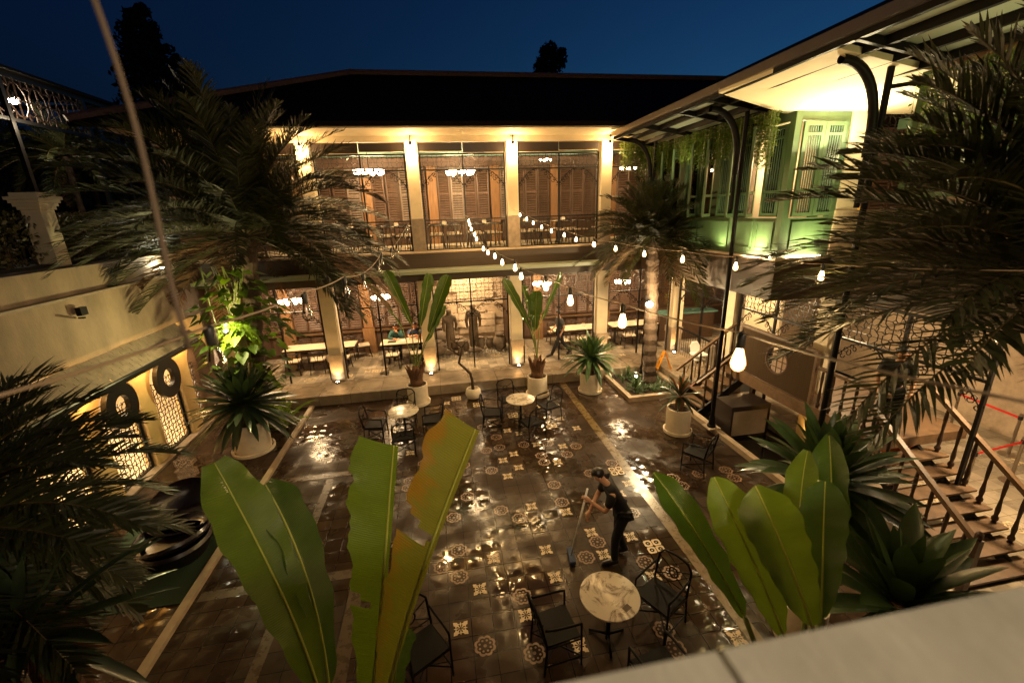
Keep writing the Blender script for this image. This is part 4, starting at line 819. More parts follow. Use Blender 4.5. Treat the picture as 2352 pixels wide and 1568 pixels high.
# yellow sign
g0 = P(1524, 846, 'z', .3); sg = thing('wet_floor_sign', 'yellow folding caution sign on the platform beside the palm bed', 'sign', (g0.x, g0.y, .3))
ang = R(78); dx, dy = math.cos(ang), math.sin(ang); nx, ny = -dy, dx
for s_ in (-1, 1):
    m = MB(); b0 = V((g0.x+nx*.22*s_, g0.y+ny*.22*s_, .302)); t0 = V((g0.x+nx*.015*s_, g0.y+ny*.015*s_, .90)); d_ = V((dx, dy, 0)); pts = [b0-d_*.15, b0+d_*.15, t0+d_*.10, t0-d_*.10]; n_ = V((nx, ny, .25))*.006*s_
    m.add([p for p in pts]+[p+n_ for p in pts], [(0,1,2,3), (7,6,5,4), (0,4,5,1), (1,5,6,2), (2,6,7,3), (3,7,4,0)]); o = m.build('sign_panel', 'signy', sg)
    m = MB(); f_ = lambda u, v: b0.lerp(t0, v)+d_*u+n_*1.6
    m.add([f_(-.06, .72), f_(.06, .72), f_(.06, .75), f_(-.06, .75), f_(-.05, .66), (f_(.05, .66)), f_(.05, .69), f_(-.05, .69), f_(-.01, .3), f_(.03, .3), f_(.02, .5), f_(-.02, .5), f_(-.06, .25), f_(-.04, .25), f_(.0, .4), f_(-.02, .4)], [(0,1,2,3), (4,5,6,7), (8,9,10,11), (12,13,14,15)]); q = m.build('warning_print', 'rust', sg)
# jars and statues in the alcove
def jar(x, y, s, prof, lb, m_='jar'):
    m = MB(); m.lathe([(a*s, b*s) for a, b in prof], (0, 0, 0), 20); o = m.build('clay_jar', m_, None, smooth='auto', origin=(0,0,0), label=lb, cat='jar', group='clay jars in the statue alcove'); o.location = (x, y, .33)
wide = [(.10, 0), (.22, .10), (.27, .24), (.24, .36), (.14, .42), (.16, .46), (.11, .44)]; tall = [(.10, 0), (.16, .12), (.17, .34), (.12, .44), (.13, .50), (.09, .48)]; neck = [(.12, 0), (.24, .14), (.28, .34), (.2, .50), (.11, .56), (.19, .62), (.15, .68), (.1, .66)]
jar(-.28, 15.5, 1.2, wide, 'wide-mouthed clay jar at the left edge of the statue alcove'); jar(.52, 15.9, 1.15, wide, 'wide clay jar with a flared rim between the two statues'); jar(.55, 15.3, .62, tall, 'small dark jar standing before the wide jar between the statues')
jar(1.38, 15.9, .95, tall, 'pale cylindrical jar right of the right statue'); jar(1.72, 15.85, .9, tall, 'narrow bottle-necked jar, middle of three right of the statues', 'statue'); jar(2.08, 15.6, 1.0, neck, 'largest round jar with a double rim at the right edge of the alcove', 'statue'); jar(-.25, 16.6, 1.3, neck, 'tall pale jar leaning behind the left column of the alcove')
jar(.78, 15.75, .8, tall, 'dark jar tucked against the right statue')
# ------------------------------------------------------------------ people
def skinned(name, pts, edges, rad, m_, parent, sub=2, extra=None):
    me = bpy.data.meshes.new('tmp'); me.from_pydata([tuple(p) for p in pts], edges, []); ob = bpy.data.objects.new('tmp', me); col.objects.link(ob)
    ob.modifiers.new('s', 'SKIN'); 
    if not me.skin_vertices: raise RuntimeError('no skin layer')
    sv = me.skin_vertices[0].data
    for i, r in enumerate(rad): sv[i].radius = (r, r) if not isinstance(r, tuple) else r
    sv[0].use_root = True; sb = ob.modifiers.new('u', 'SUBSURF'); sb.levels = sub
    dg = bpy.context.evaluated_depsgraph_get(); ev = ob.evaluated_get(dg); m2 = bpy.data.meshes.new_from_object(ev); bpy.data.objects.remove(ob); bpy.data.meshes.remove(me)
    mb = MB(); mb.v = [tuple(v.co) for v in m2.vertices]; mb.f = [tuple(p.vertices) for p in m2.polygons]; bpy.data.meshes.remove(m2)
    if extra: extra(mb)
    return mb.build(name, m_, parent, smooth=True)
def person(label, base, rz, J, shirt, trousers, skin='skin', sleeve='short', face=None, group=None, hair='short', scale=1):
    """J: joints in metres round the base point; faces +Y before rz"""
    t = thing('person', label, 'person', base, group)
    def T(p): p = V(p)*scale; return V((p.x*math.cos(rz)-p.y*math.sin(rz), p.x*math.sin(rz)+p.y*math.cos(rz), p.z))+V(base)
    names = ['pelvis', 'belly', 'chest', 'neckb', 'neckt', 'head', 'crown', 'shL', 'elL', 'wrL', 'shR', 'elR', 'wrR', 'hipL', 'knL', 'anL', 'toL', 'hipR', 'knR', 'anR', 'toR']
    E = [('pelvis','belly'),('belly','chest'),('chest','neckb'),('neckb','neckt'),('neckt','head'),('head','crown'),('chest','shL'),('shL','elL'),('elL','wrL'),('chest','shR'),('shR','elR'),('elR','wrR'),('pelvis','hipL'),('hipL','knL'),('knL','anL'),('anL','toL'),('pelvis','hipR'),('hipR','knR'),('knR','anR'),('anR','toR')]
    rad = dict(pelvis=.10, belly=.095, chest=.105, neckb=.055, neckt=.052, head=.086, crown=.06, shL=.06, elL=.043, wrL=.028, shR=.06, elR=.043, wrR=.028, hipL=.085, knL=.058, anL=.038, toL=.035, hipR=.085, knR=.058, anR=.038, toR=.035)
    K = {n: T(J[n]) for n in names}; ix = {n: i for i, n in enumerate(names)}; sc_ = lambda r, k=1: tuple(x*k*scale for x in r) if isinstance(r, tuple) else r*k*scale
    fd = T(face)-T((0,0,0)) if face else T((0,1,0))-T((0,0,0)); fd.normalize(); upv = (K['crown']-K['neckt']).normalized(); fd = (fd-upv*fd.dot(upv)).normalized(); sd = fd.cross(upv).normalized(); hc_ = K['head']
    def feat(mb):
        nb = hc_+fd*.088*scale; mb.add([nb+upv*.02*scale, nb-upv*.022*scale+sd*.014*scale, nb-upv*.022*scale-sd*.014*scale, nb+fd*.024*scale-upv*.018*scale], [(0,1,3), (0,3,2), (1,2,3)])
        for s in (-1, 1):
            mb.ell(hc_+sd*s*.083*scale-fd*.005*scale, .014*scale, .02*scale, .03*scale, 8, 6)
            wr, el = K['wrL' if s < 0 else 'wrR'], K['elL' if s < 0 else 'elR']; d = (wr-el).normalized(); sx = d.cross(upv).normalized() if abs(d.dot(upv)) < .95 else d.cross(fd).normalized(); n_ = sx.cross(d)
            palm = wr+d*.045*scale; mb.tube([wr-d*.02*scale, wr+d*.03*scale, wr+d*.075*scale, wr+d*.09*scale], [.026*scale, .036*scale, .036*scale, .026*scale], 8)
            for k in range(4): b0 = wr+d*.08*scale+sx*(k-1.5)*.017*scale; L_ = [.062, .072, .068, .052][k]*scale; mb.tube([b0, b0+d*L_*.45-n_*.01*scale, b0+d*L_*.8-n_*.03*scale, b0+d*L_*.85-n_*.045*scale], [.009*scale, .0085*scale, .0075*scale, .006*scale], 6)
            b0 = wr+d*.02*scale+sx*.03*scale*s; mb.tube([b0, b0+d*.03*scale+sx*s*.025*scale, b0+d*.055*scale+sx*s*.022*scale-n_*.02*scale], [.012*scale, .010*scale, .007*scale], 6)
    order = names
    body = skinned('body', [K[n] for n in order], [(ix[a], ix[b]) for a, b in E], [sc_(rad[n], .88 if n not in ('neckb','neckt','head','crown','elL','elR','wrL','wrR') else 1) for n in order], skin, t, 2, feat)
    ey = MB(); 
    for s in (-1, 1): ey.ell(hc_+sd*s*.032*scale+fd*.086*scale+upv*.018*scale, .012*scale, .012*scale, .007*scale, 8, 6)
    ey.bar(hc_+fd*.09*scale-upv*.045*scale-sd*.022*scale, hc_+fd*.09*scale-upv*.045*scale+sd*.022*scale, .008*scale); ey.build('face_features', 'hair', t)
    hm = MB(); o = len(hm.v); nu, nv = 16, 8
    top = hc_+upv*.035*scale-fd*.012*scale
    for j in range(nv+1):
        b = PI/2-(PI*.62)*j/nv
        for k in range(nu):
            a = 2*PI*k/nu; frontal = max(0, math.cos(a)); bb = b if b > 0 else b*(1-frontal*1.0)
            if frontal > .3 and b < .35: bb = max(b, .35)
            hm.v.append(tuple(top+(fd*math.cos(a)*.100+sd*math.sin(a)*.093)*math.cos(bb)*scale+upv*math.sin(bb)*.105*scale))
    for j in range(nv):
        for k in range(nu): k2 = (k+1)%nu; hm.f.append((j*nu+k, j*nu+k2, (j+1)*nu+k2, (j+1)*nu+k))
    if hair == 'bun': hm.ell(hc_+upv*.11*scale-fd*.06*scale, .05*scale, .05*scale, .05*scale, 10, 8)
    if hair == 'long': hm.ell(hc_-fd*.06*scale-upv*.06*scale, .085*scale, .07*scale, .16*scale, 12, 8)
    hm.build('hair', 'hair', t, smooth=True)
    so_ = ['pelvis', 'belly', 'chest', 'shL', 'shR', 'neckb']; pts = [K[n] for n in so_]; rr = [sc_(.128), sc_(.125), sc_(.14), sc_(.092), sc_(.092), sc_(.078)]; ed = [(0,1),(1,2),(2,3),(2,4),(2,5)]
    pts[5] = K['neckb'].lerp(K['chest'], .12)
    for s, (a, b, c) in ((3, ('shL','elL','wrL')), (4, ('shR','elR','wrR'))):
        pts.append(K[a].lerp(K[b], .75 if sleeve == 'short' else 1.0)); rr.append(sc_(.062)); ed.append((s, len(pts)-1))
        if sleeve == 'long': pts.append(K[b].lerp(K[c], .95)); rr.append(sc_(.046)); ed.append((len(pts)-2, len(pts)-1))
    if 'hem' in J: pts.append(T(J['hem'])); rr.append(sc_(.13)); ed.append((0, len(pts)-1))
    skinned('shirt', pts, ed, rr, shirt, t)
    to_ = ['pelvis', 'hipL', 'knL', 'anL', 'hipR', 'knR', 'anR']; skinned('trousers', [K[n] for n in to_], [(0,1),(1,2),(2,3),(0,4),(4,5),(5,6)], [sc_(.12), sc_(.098), sc_(.075), sc_(.062), sc_(.098), sc_(.075), sc_(.062)], trousers, t)
    for s in ('L', 'R'):
        a, b = K['an'+s], K['to'+s]; d = (b-a).normalized(); q = MB(); q.tube([a-d*.07*scale, a-d*.04*scale, a+d*.06*scale, b+d*.02*scale, b+d*.06*scale], [.03*scale, .052*scale, .052*scale, .044*scale, .02*scale], 10); q.build('shoe', 'blackgloss', t, smooth=True)
    return t
# man sweeping: bends forward to the left, both hands on the handle (he looks towards -X)
sw = P(1408, 1283, 'z', 0)
JS = dict(pelvis=(0,-.06,.92), belly=(0,.0,1.07), chest=(0,.13,1.29), neckb=(0,.21,1.43), neckt=(0,.27,1.49), head=(0,.33,1.56), crown=(0,.36,1.65), shL=(-.19,.15,1.34), elL=(-.23,.26,1.08), wrL=(-.05,.46,1.16), shR=(.19,.15,1.34), elR=(.22,.28,1.06), wrR=(.05,.44,.88), hipL=(-.10,-.06,.88), knL=(-.11,.06,.48), anL=(-.12,.06,.07), toL=(-.13,.21,.035), hipR=(.10,-.06,.88), knR=(.11,-.04,.48), anR=(.12,-.16,.08), toR=(.14,-.02,.035), hem=(0,-.08,.86))
person('person in black short-sleeved shirt and trousers, bent forward, sweeping the wet floor', (sw.x+.05, sw.y, 0), R(82), JS, 'blackcloth', 'blackcloth', 'skin', face=(0,.8,-.6))
def SW(p): a = R(82); return V((p[0]*math.cos(a)-p[1]*math.sin(a)+sw.x+.05, p[0]*math.sin(a)+p[1]*math.cos(a)+sw.y, p[2]))
br = thing('broom', 'long push broom held by the sweeping person, its head on the wet tiles', 'broom', (0,0,0)); hA, hB = SW((-.01,.50,1.30)), SW((.04,.72,.06)); hM = SW((.05,.5,.83))
d_ = (hB-hA).normalized(); m = MB(); m.tube([hA-d_*.05, hB], .016, 8); m.build('handle', 'white', br, smooth=True); m = MB(); m.bar(hB+V((-.02,-.16,.0)), hB+V((.02,.16,.0)), .09, .06); m.build('broom_head', 'navy', br)
m = MB()
for k in range(60): p_ = hB+V((-.02,-.16,-.02)).lerp(V((.02,.16,-.02)), k/60)+V((rnd(-.03,.03), 0, 0)); m.bar(p_, (p_.x+rnd(-.03,.03), p_.y+rnd(-.02,.02), .004), .007)
m.build('bristles', 'rubber', br)
# man walking on the platform, seen from the side, going left
JW = dict(pelvis=(0,0,.92), belly=(0,.01,1.08), chest=(0,.02,1.30), neckb=(0,.03,1.44), neckt=(0,.05,1.49), head=(0,.07,1.57), crown=(0,.07,1.66), shL=(-.19,.02,1.37), elL=(-.23,-.10,1.12), wrL=(-.22,.02,.90), shR=(.19,.02,1.37), elR=(.23,.05,1.10), wrR=(.20,.22,.98), hipL=(-.10,0,.88), knL=(-.10,.16,.50), anL=(-.10,.34,.10), toL=(-.10,.48,.06), hipR=(.10,0,.88), knR=(.10,-.12,.49), anR=(.10,-.42,.13), toR=(.10,-.32,.04))
person('person in charcoal shirt and black trousers striding left between columns on the platform', (4.1, 14.3, .31), R(90), JW, 'greycloth', 'blackcloth', 'skin', sleeve='short')
def seated(arms): return dict(pelvis=(0,0,.52), belly=(0,.03,.68), chest=(0,.09,.90), neckb=(0,.13,1.04), neckt=(0,.15,1.09), head=(0,.18,1.17), crown=(0,.18,1.26), hipL=(-.10,.04,.52), knL=(-.12,.44,.50), anL=(-.12,.42,.08), toL=(-.12,.56,.04), hipR=(.10,.04,.52), knR=(.12,.44,.50), anR=(.12,.42,.08), toR=(.12,.56,.04), **arms)
h1, h2 = P(907, 752, 'z', 1.5), P(942, 751, 'z', 1.5)
person('person in teal jacket seated at the cream table, chin on one hand', (h1.x, t2.y+.62, .31), PI, seated(dict(shL=(-.17,.10,.96), elL=(-.24,.34,.80), wrL=(-.06,.30,1.0), shR=(.17,.10,.96), elR=(.26,.30,.80), wrR=(.06,.46,.80))), 'teal', 'blackcloth', 'skin2', sleeve='long', hair='bun')
person('person in navy shirt leaning over the cream table with a phone in hand', (h2.x+.12, t2.y+.64, .31), PI+.1, seated(dict(shL=(-.19,.12,.96), elL=(-.28,.36,.81), wrL=(-.10,.52,.82), shR=(.19,.12,.96), elR=(.26,.34,.81), wrR=(.03,.44,.86))), 'navy', 'blackcloth', 'skin2', sleeve='short')
stand = dict(pelvis=(0,0,.92), belly=(0,.01,1.08), chest=(0,.02,1.30), neckb=(0,.03,1.44), neckt=(0,.05,1.49), head=(0,.07,1.57), crown=(0,.07,1.66), shL=(-.19,.02,1.37), elL=(-.25,.0,1.10), wrL=(-.22,.10,.88), shR=(.19,.02,1.37), elR=(.25,0,1.10), wrR=(.22,.10,.88), hipL=(-.10,0,.88), knL=(-.11,.03,.50), anL=(-.12,0,.08), toL=(-.13,.14,.035), hipR=(.10,0,.88), knR=(.11,.03,.50), anR=(.12,0,.08), toR=(.13,.14,.035))
wu = P(1941, 470, 'y', 8.5); person('person with dark hair and pale yellow top seated upstairs behind the grey balcony wall', (wu.x, 8.5, 4.30), PI*.9, seated(dict(shL=(-.17,.10,.96), elL=(-.24,.30,.80), wrL=(-.06,.40,.86), shR=(.17,.10,.96), elR=(.26,.30,.80), wrR=(.06,.46,.80))), 'yellowcloth', 'blackcloth', 'skin2', sleeve='short', hair='long')
person('person in black walking down from the deck, half hidden by palm leaves', (7.75, 5.75, 1.285), PI*.8, stand, 'blackcloth', 'blackcloth', 'skin')
# stone statues: robed, arms close to the body, on low plinths
def statue(label, x, y, s):
    t = thing('stone_statue', label, 'statue', (x, y, .33), 'stone statues in the lit alcove'); J = stand; o = V((x, y, .41)); T = lambda p: V((p[0]*.95, -p[1], p[2]*.98))*s+o
    pts = [T(p) for p in ((0,0,.92), (0,.0,1.1), (0,.02,1.32), (0,.02,1.47), (0,.03,1.58), (0,.03,1.68), (-.2,.02,1.36), (-.25,.02,1.08), (-.22,.06,.82), (.2,.02,1.36), (.25,.02,1.08), (.22,.06,.82), (0,0,.60), (-.07,0,.42), (-.08,0,.08), (.07,0,.42), (.08,0,.08))]
    ed = [(0,1),(1,2),(2,3),(3,4),(4,5),(2,6),(6,7),(7,8),(2,9),(9,10),(10,11),(0,12),(12,13),(13,14),(12,15),(15,16)]; rr = [(.17,.12), (.15,.11), (.17,.12), .075, .115, .09, .08, .06, .04, .08, .06, .04, (.19,.13), (.10,.11), .07, (.10,.11), .07]
    skinned('figure', pts, ed, [tuple(q*s for q in r) if isinstance(r, tuple) else r*s for r in rr], 'statue', t)
    q = MB(); q.box(x-.24, x+.24, y-.2, y+.2, .33, .42); q.build('plinth', 'statue', t)
statue('weathered stone statue of a robed figure, left of the two in the lit alcove', .22, 15.55, 1.0); statue('weathered stone statue of a robed figure, right of the two in the lit alcove', 1.10, 15.6, 1.08)
# stanchions, orange seats, black lounge forms, mat
sp = thing('barrier_post', 'x', 'barrier', (0,0,0), 'belt barrier posts on the tiled floor at the right'); m = MB(); m.lathe([(.16, 0), (.16, .015), (.03, .03), (.028, .92), (.035, .93), (.035, .97)], n=14); m.build('post', 'metal', sp, smooth='auto'); m = MB(); m.lathe([(.034, .84), (.04, .85), (.04, .92), (.034, .93)], n=14); m.build('belt_head', 'rubber', sp)
fs = Fleet(sp); pp = [P(2205, 903, 'z', .9), P(2345, 958, 'z', .9), P(2352, 1012, 'z', .9), P(2240, 1040, 'z', .9)]
for q, tt in zip(pp, ('farthest', 'second farthest', 'second nearest', 'nearest')): fs.put((q.x, q.y, .0), 0, 'metal belt barrier post on the tiled arcade floor, %s of four' % tt)
fs.done()
for a, b, lb in ((0, 1, 'red barrier belt stretched between the two far posts'), (2, 3, 'red barrier belt stretched between the two near posts')):
    m = MB(); m.bar((*pp[a][:2], .88), (*pp[b][:2], .88), .004, .05); m.build('barrier_belt', 'red', None, label=lb, cat='belt', group='red barrier belts')
for k, (px, py) in enumerate(((2042, 952), (2062, 1038))):
    q = P(px, py, 'z', .45); t = thing('lounge_chair', 'orange shell chair under the stairs, %s of the two' % ('farther', 'nearer')[k], 'chair', (q.x, q.y, 0), 'orange shell chairs'); m = MB(); m.lathe([(.10, .40), (.28, .42), (.36, .52), (.37, .62), (.35, .62), (.32, .50), (.1, .45)], (q.x, q.y, 0), 20); m.build('shell', 'orangecloth', t, smooth=True); m = MB(); m.lathe([(.2, 0), (.03, .03), (.03, .39), (.09, .40)], (q.x, q.y, 0), 12); m.build('pedestal', 'iron', t)
mg = MB(); mg.box(-6.0, -4.14, 5.72, 8.85, .001, .016); mg.build('green_mat', 'mat_green', None, label='dark green mat lying left of the white kerb strip', cat='mat')
def shell(label, x, y, z, r, rz, h):
    t = thing('lounge_chair', label, 'seat', (x, y, 0), 'black sculpted lounge seats on the green mat'); mb = MB(); n = 30; rows = []
    for j in range(9):
        for k in range(n):
            a = 2*PI*k/n; b = max(0, math.cos(a-rz))**.8; hh = [.0, .16, .26, .30, .30, .31, .34, .40, .42][j]; R_ = [.34, .40, .43, .40, .30, .36, .42, .46, .44][j]*r
            if j >= 5: hh += b*h*(j-4)/4
            if j in (3, 4): hh = .31
            mb.v.append((x+R_*math.cos(a), y+R_*math.sin(a), z+hh))
    for j in (0, 1, 2): 
        for k in range(n): k2 = (k+1)%n; mb.f.append((j*n+k, j*n+k2, (j+1)*n+k2, (j+1)*n+k))
    for j in range(5, 8):
        for k in range(n): k2 = (k+1)%n; mb.f.append((j*n+k, j*n+k2, (j+1)*n+k2, (j+1)*n+k))
    mb.f += [tuple(3*n+k for k in range(n))]; mb.f += [(4*n+k, 4*n+(k+1)%n, 5*n+(k+1)%n, 5*n+k) for k in range(n)]; mb.f += [(3*n+k, 3*n+(k+1)%n, 4*n+(k+1)%n, 4*n+k) for k in range(n)]
    mb.build('shell', 'blackgloss', t, smooth='auto')
q = P(432, 1165, 'z', .5); shell('large black curved lounge seat on the green mat, farther of the two', q.x, q.y, 0.016, 1.35, 2.2, .35); q = P(405, 1250, 'z', .2); shell('low black curved lounge seat on the green mat, nearer of the two', q.x, q.y, 0.016, 1.25, -.6, .12)
# ------------------------------------------------------------------ plants
def potted(name, label, x, y, r, h, group='white concrete planters', saucer=True):
    t = thing(name, label, 'potted plant', (x, y, 0), group); z = .0
    if saucer: m = MB(); m.lathe([(r*1.05, .002), (r*1.17, .01), (r*1.19, .085), (r*1.09, .09), (r*1.06, .05)], (x, y, 0), 32, cap=False); m.build('saucer', 'pot', t, smooth='auto')
    m = MB(); m.lathe([(r*.97, .02), (r, .05), (r*1.0, h-.02), (r*.99, h), (r*.90, h), (r*.89, h-.06)], (x, y, 0), 40, cap=False); m.add([(x+r*.97*math.cos(k*PI/10), y+r*.97*math.sin(k*PI/10), .02) for k in range(20)], [tuple(range(20))]); m.build('pot', 'pot', t, smooth='auto')
    m = MB(); m.lathe([(r*.895, h-.10), (r*.895, h-.06), (.01, h-.05)], (x, y, 0), 24, cap=False); m.build('soil', 'soil', t); return t
# bird-of-paradise plants by the platform
def paradise(label, x, y, specs):
    t = potted('paradise_plant', label, x, y, .30, .62)
    m = MB(); 
    for k in range(26):
        a = k*2.4; strap(m, (x+.13*math.cos(a), y+.13*math.sin(a), .58), (math.cos(a)*.25, math.sin(a)*.25, 1), rnd(.4, .75), .11, .25, 5, .5)
    m.lathe([(.16, 0), (.19, .15), (.15, .42), (.07, .62)], (x, y, .56), 14); m.build('fibre_base', 'husk', t, smooth=True)
    for (px, py), (bx_, by_), wd, turn in specs:
        tip = P(px, py, 'y', y+.0); bs_ = P(bx_, by_, 'y', y); s0 = V((x+rnd(-.05,.05), y+rnd(-.05,.05), .95))
        m = MB(); m.tube(bez([s0, s0.lerp(bs_, .5)+V((0,0,.1)), bs_], 8), [.022, .02, .019, .018, .017, .016, .015, .014, .013], 6); m.build('leaf_stalk', 'petiole', t, smooth=True)
        ax = (tip-bs_).normalized(); vd = (CAM-bs_).normalized(); s = ax.cross(vd).normalized(); sd = s*math.cos(turn)+ax.cross(s)*math.sin(turn); out = V((tip.x-x, -.25, 0))*.12
        big_leaf(t, [bs_, bs_.lerp(tip, .35)+V((0, -.05, .06)), bs_.lerp(tip, .75)+V((0,-.04,.05)), tip], wd, sd, fold=.35, n=22, mm=3, blunt=.35)
    return t
paradise('tall broad-leaved plant in a white pot, the left one', -.92, 12.06, [((885, 622), (945, 745), .34, .3), ((1030, 632), (985, 765), .40, -.2), ((985, 628), (965, 752), .36, .5), ((838, 640), (925, 755), .22, 1.0), ((1020, 700), (978, 790), .28, .9)])
paradise('tall broad-leaved plant in a white pot, the right one', 2.68, 11.82, [((1156, 640), (1218, 755), .30, .5), ((1288, 625), (1240, 745), .24, .9), ((1232, 668), (1228, 762), .40, 0), ((1200, 655), (1222, 755), .30, 1.0)])
# rosette plants
def rospot(name, label, x, y, r, h, n, L, wd, m_, zc, emin=-35, emax=80, red=0, **k):
    t = potted(name, label, x, y, r, h); m = MB(); rosette(m, (x, y, zc), n, L, wd, emin, emax, rbase=.1, **k); m.build('foliage', m_, t, smooth=True)
    s = MB(); s.lathe([(.09, h-.06), (.11, h+.1), (.10, zc+.05)], (x, y, 0), 12); s.build('stem', 'husk', t)
    if red: m = MB(); rosette(m, (x, y, zc+.05), red, L*.9, wd*1.3, 45, 85, .2, rbase=.05); m.build('red_leaves', 'bromred', t, smooth=True)
    return t
rospot('bromeliad', 'wide spiky bromeliad in a white pot just left of the palm bed', 4.32, 11.69, .31, .62, 85, .98, .15, 'brom', 1.05, droop=.8, fold=.15)
rospot('agave', 'huge dark agave in a white pot at the left side of the courtyard', -4.83, 10.26, .40, .78, 120, 1.3, .16, 'bromdk', 1.2, emin=-45, droop=.35, fold=.15)
rospot('bromeliad', 'small bromeliad with red inner leaves in a white pot by the black post', 5.56, 8.77, .29, .66, 34, .62, .075, 'bromdk', .92, red=6, droop=.5)
# bare bonsai
x, y = .72, 11.98; t = thing('bare_tree', 'small leafless tree with crooked branches in a round white bowl', 'potted plant', (x, y, 0))
m = MB(); m.lathe([(.10, 0), (.19, .06), (.235, .18), (.22, .30), (.18, .35), (.155, .35), (.16, .30)], (x, y, 0), 32); m.build('pot', 'pot', t, smooth='auto')
m = MB(); m.lathe([(.17, .29), (.16, .31), (.01, .315)], (x, y, 0), 20); m.build('soil', 'gravel', t)
def q5(a, b): return P((600+a*.2551)*.91875, (620+b*.2551)*.91875, 'y', y)
m = MB(); m.tube([V((x, y, .30)), q5(2275, 1290), q5(2255, 1225), q5(2190, 1165), q5(2145, 1125), q5(2165, 1040), q5(2175, 975)], [.05, .042, .042, .036, .038, .03, .028], 10)
m.tube([q5(2150, 1050), q5(2090, 1010), q5(2020, 970), q5(1985, 958)], [.028, .024, .018, .008], 8); m.tube([q5(2175, 980), q5(2120, 930), q5(2065, 895), q5(2060, 850)], [.026, .02, .016, .006], 8); m.tube([q5(2170, 980), q5(2200, 940), q5(2225, 920)], [.022, .014, .006], 8); m.tube([q5(2120, 930), q5(2150, 890), q5(2150, 860)], [.014, .01, .004], 6)
m.build('trunk', 'bark', t, smooth=True)
# palms
def palm(label, base, top, r0, r1, nf, L, leaf, lean=(0,0), **k):
    t = thing('palm_tree', label, 'palm tree', base, k.pop('group', None)); b, c = V(base), V(top); N = 26; pts = [b.lerp(c, i/N)+V((lean[0], lean[1], 0))*math.sin(PI*i/N) for i in range(N+1)]
    m = MB(); m.tube(pts, [(r0+(r1-r0)*i/N)*(1.13 if i % 2 else .95) for i in range(N+1)], 12); m.build('trunk', 'bark', t); palm_crown(t, c, nf, L, leaf, **k); return t
palm('shaggy palm in the square planting bed, lit from below by a bright spotlight', (6.2, 11.55, .08), (5.95, 11.35, 4.5), .20, .17, 120, 2.15, .38, emin=-26, emax=82, n=54, w=.022, droop=1.0)
palm('large palm towering over the left arched wing', (-5.1, 11.5, .0), (-4.35, 11.1, 5.05), .20, .18, 150, 3.75, .58, emin=-26, emax=84, n=66, w=.032, droop=1.15, clear=True)
c_ = at(2540, 640, 3.3); palm('dense dark palm filling the right edge beside the balcony', (c_.x+1.6, c_.y-.6, 0), tuple(c_), .2, .17, 140, 2.45, .50, dead=.0, emin=-12, emax=84, n=56, w=.028, droop=.85)
c_ = at(-200, 1230, 3.6); palm('dark palm filling the lower left edge beside the balcony', (c_.x, c_.y, 0), tuple(c_), .2, .17, 85, 1.85, .46, emin=-60, emax=62, n=52, w=.026, droop=.95)
for (px, py, yy, L, lb) in ((150, 360, 15, 1.6, 'small garden palm beside the glass pavilion, nearer'), (200, 380, 17, 2.0, 'small garden palm behind the terrace hedge'), (60, 370, 19, 2.0, 'small garden palm beside the glass pavilion, farther')):
    q = P(px, py, 'y', yy); palm(lb, (q.x, q.y, 3.9), tuple(q), .08, .07, 24, L, .4, emin=-40, emax=75, n=30, w=.03, group='garden palms behind the terrace')
# broad-leaf climber and ferns round the left palm
cl = thing('climbing_plant', 'bright green climber with heart-shaped leaves wrapped round the left palm trunk', 'climbing plant', (-5.0, 11.1, 0))
def heart(mb, p, d, up, s):
    d = V(d).normalized(); sd = d.cross(V(up)).normalized(); nr = sd.cross(d); ol = [(0, 0), (.35, -.12), (.52, .15), (.42, .5), (.18, .85), (0, 1.1), (-.18, .85), (-.42, .5), (-.52, .15), (-.35, -.12)]
    c = p+d*s*.4-nr*s*.06; mb.add([c]+[p+sd*u*s+d*v*s+nr*abs(u)*s*.25 for u, v in ol], [(0, k+1, (k+1)%10+1) for k in range(10)])
m = MB(); m2 = MB()
for k in range(190):
    z = rnd(1.5, 4.3); a = rnd(PI*.95, PI*2.15); r_ = rnd(.25, .95)*(1.15-abs(z-2.6)*.35); p_ = V((-4.85+r_*math.cos(a)*1.1, 11.0+r_*math.sin(a)*.9, z)); heart(m if k % 5 else m2, p_, (math.cos(a), math.sin(a), rnd(-1.2, .1)), (0, 0, 1), rnd(.13, .30))
m.build('heart_leaves', 'vine', cl, smooth=True); m2.build('young_leaves', 'fern', cl, smooth=True)
m = MB()
for k in range(12): m.tube(bez([(-5+rnd(-.2,.2), 11.2+rnd(-.3,0), .1), (-5+rnd(-.5,.5), 10.9+rnd(-.3,.2), 1.6), (-5+rnd(-.6,.6), 10.9, 3), (-5+rnd(-.5,.5), 11, 4.4)], 10), .014, 5)
m.build('stems', 'petiole', cl)
fn = thing('fern', 'glowing yellow-green fern high on the left palm trunk beside the spotlight', 'fern', (-4.8, 10.9, 2.9)); m, rb = MB(), MB()
for k in range(20): a = rnd(PI*1.0, PI*2.1); el = rnd(-.6, .7); frond(m, rb, (-4.75, 10.55, 3.05), (math.cos(a)*math.cos(el), math.sin(a)*math.cos(el), math.sin(el)), rnd(.5, .85), 1.3, .13, 24, w=.028, rr=.006, flop=.1)
m.build('leaflets', 'fern', fn); rb.build('ribs', 'petiole', fn)
fn = thing('fern', 'low ferns growing in the corner between the agave and the platform', 'fern', (-4.6, 11.8, 0)); m, rb = MB(), MB()
for j in range(7):
    c0 = V((rnd(-5.3, -4.25), rnd(10.9, 12.3), .02))
    for k in range(9): a = rnd(0, 2*PI); el = rnd(.5, 1.3); frond(m, rb, c0, (math.cos(a)*math.cos(el), math.sin(a)*math.cos(el), math.sin(el)), rnd(.5, .95), 1.1, .12, 18, w=.03, rr=.006, flop=.1)
m.build('leaflets', 'fern', fn); rb.build('ribs', 'petiole', fn)
gc = MB()
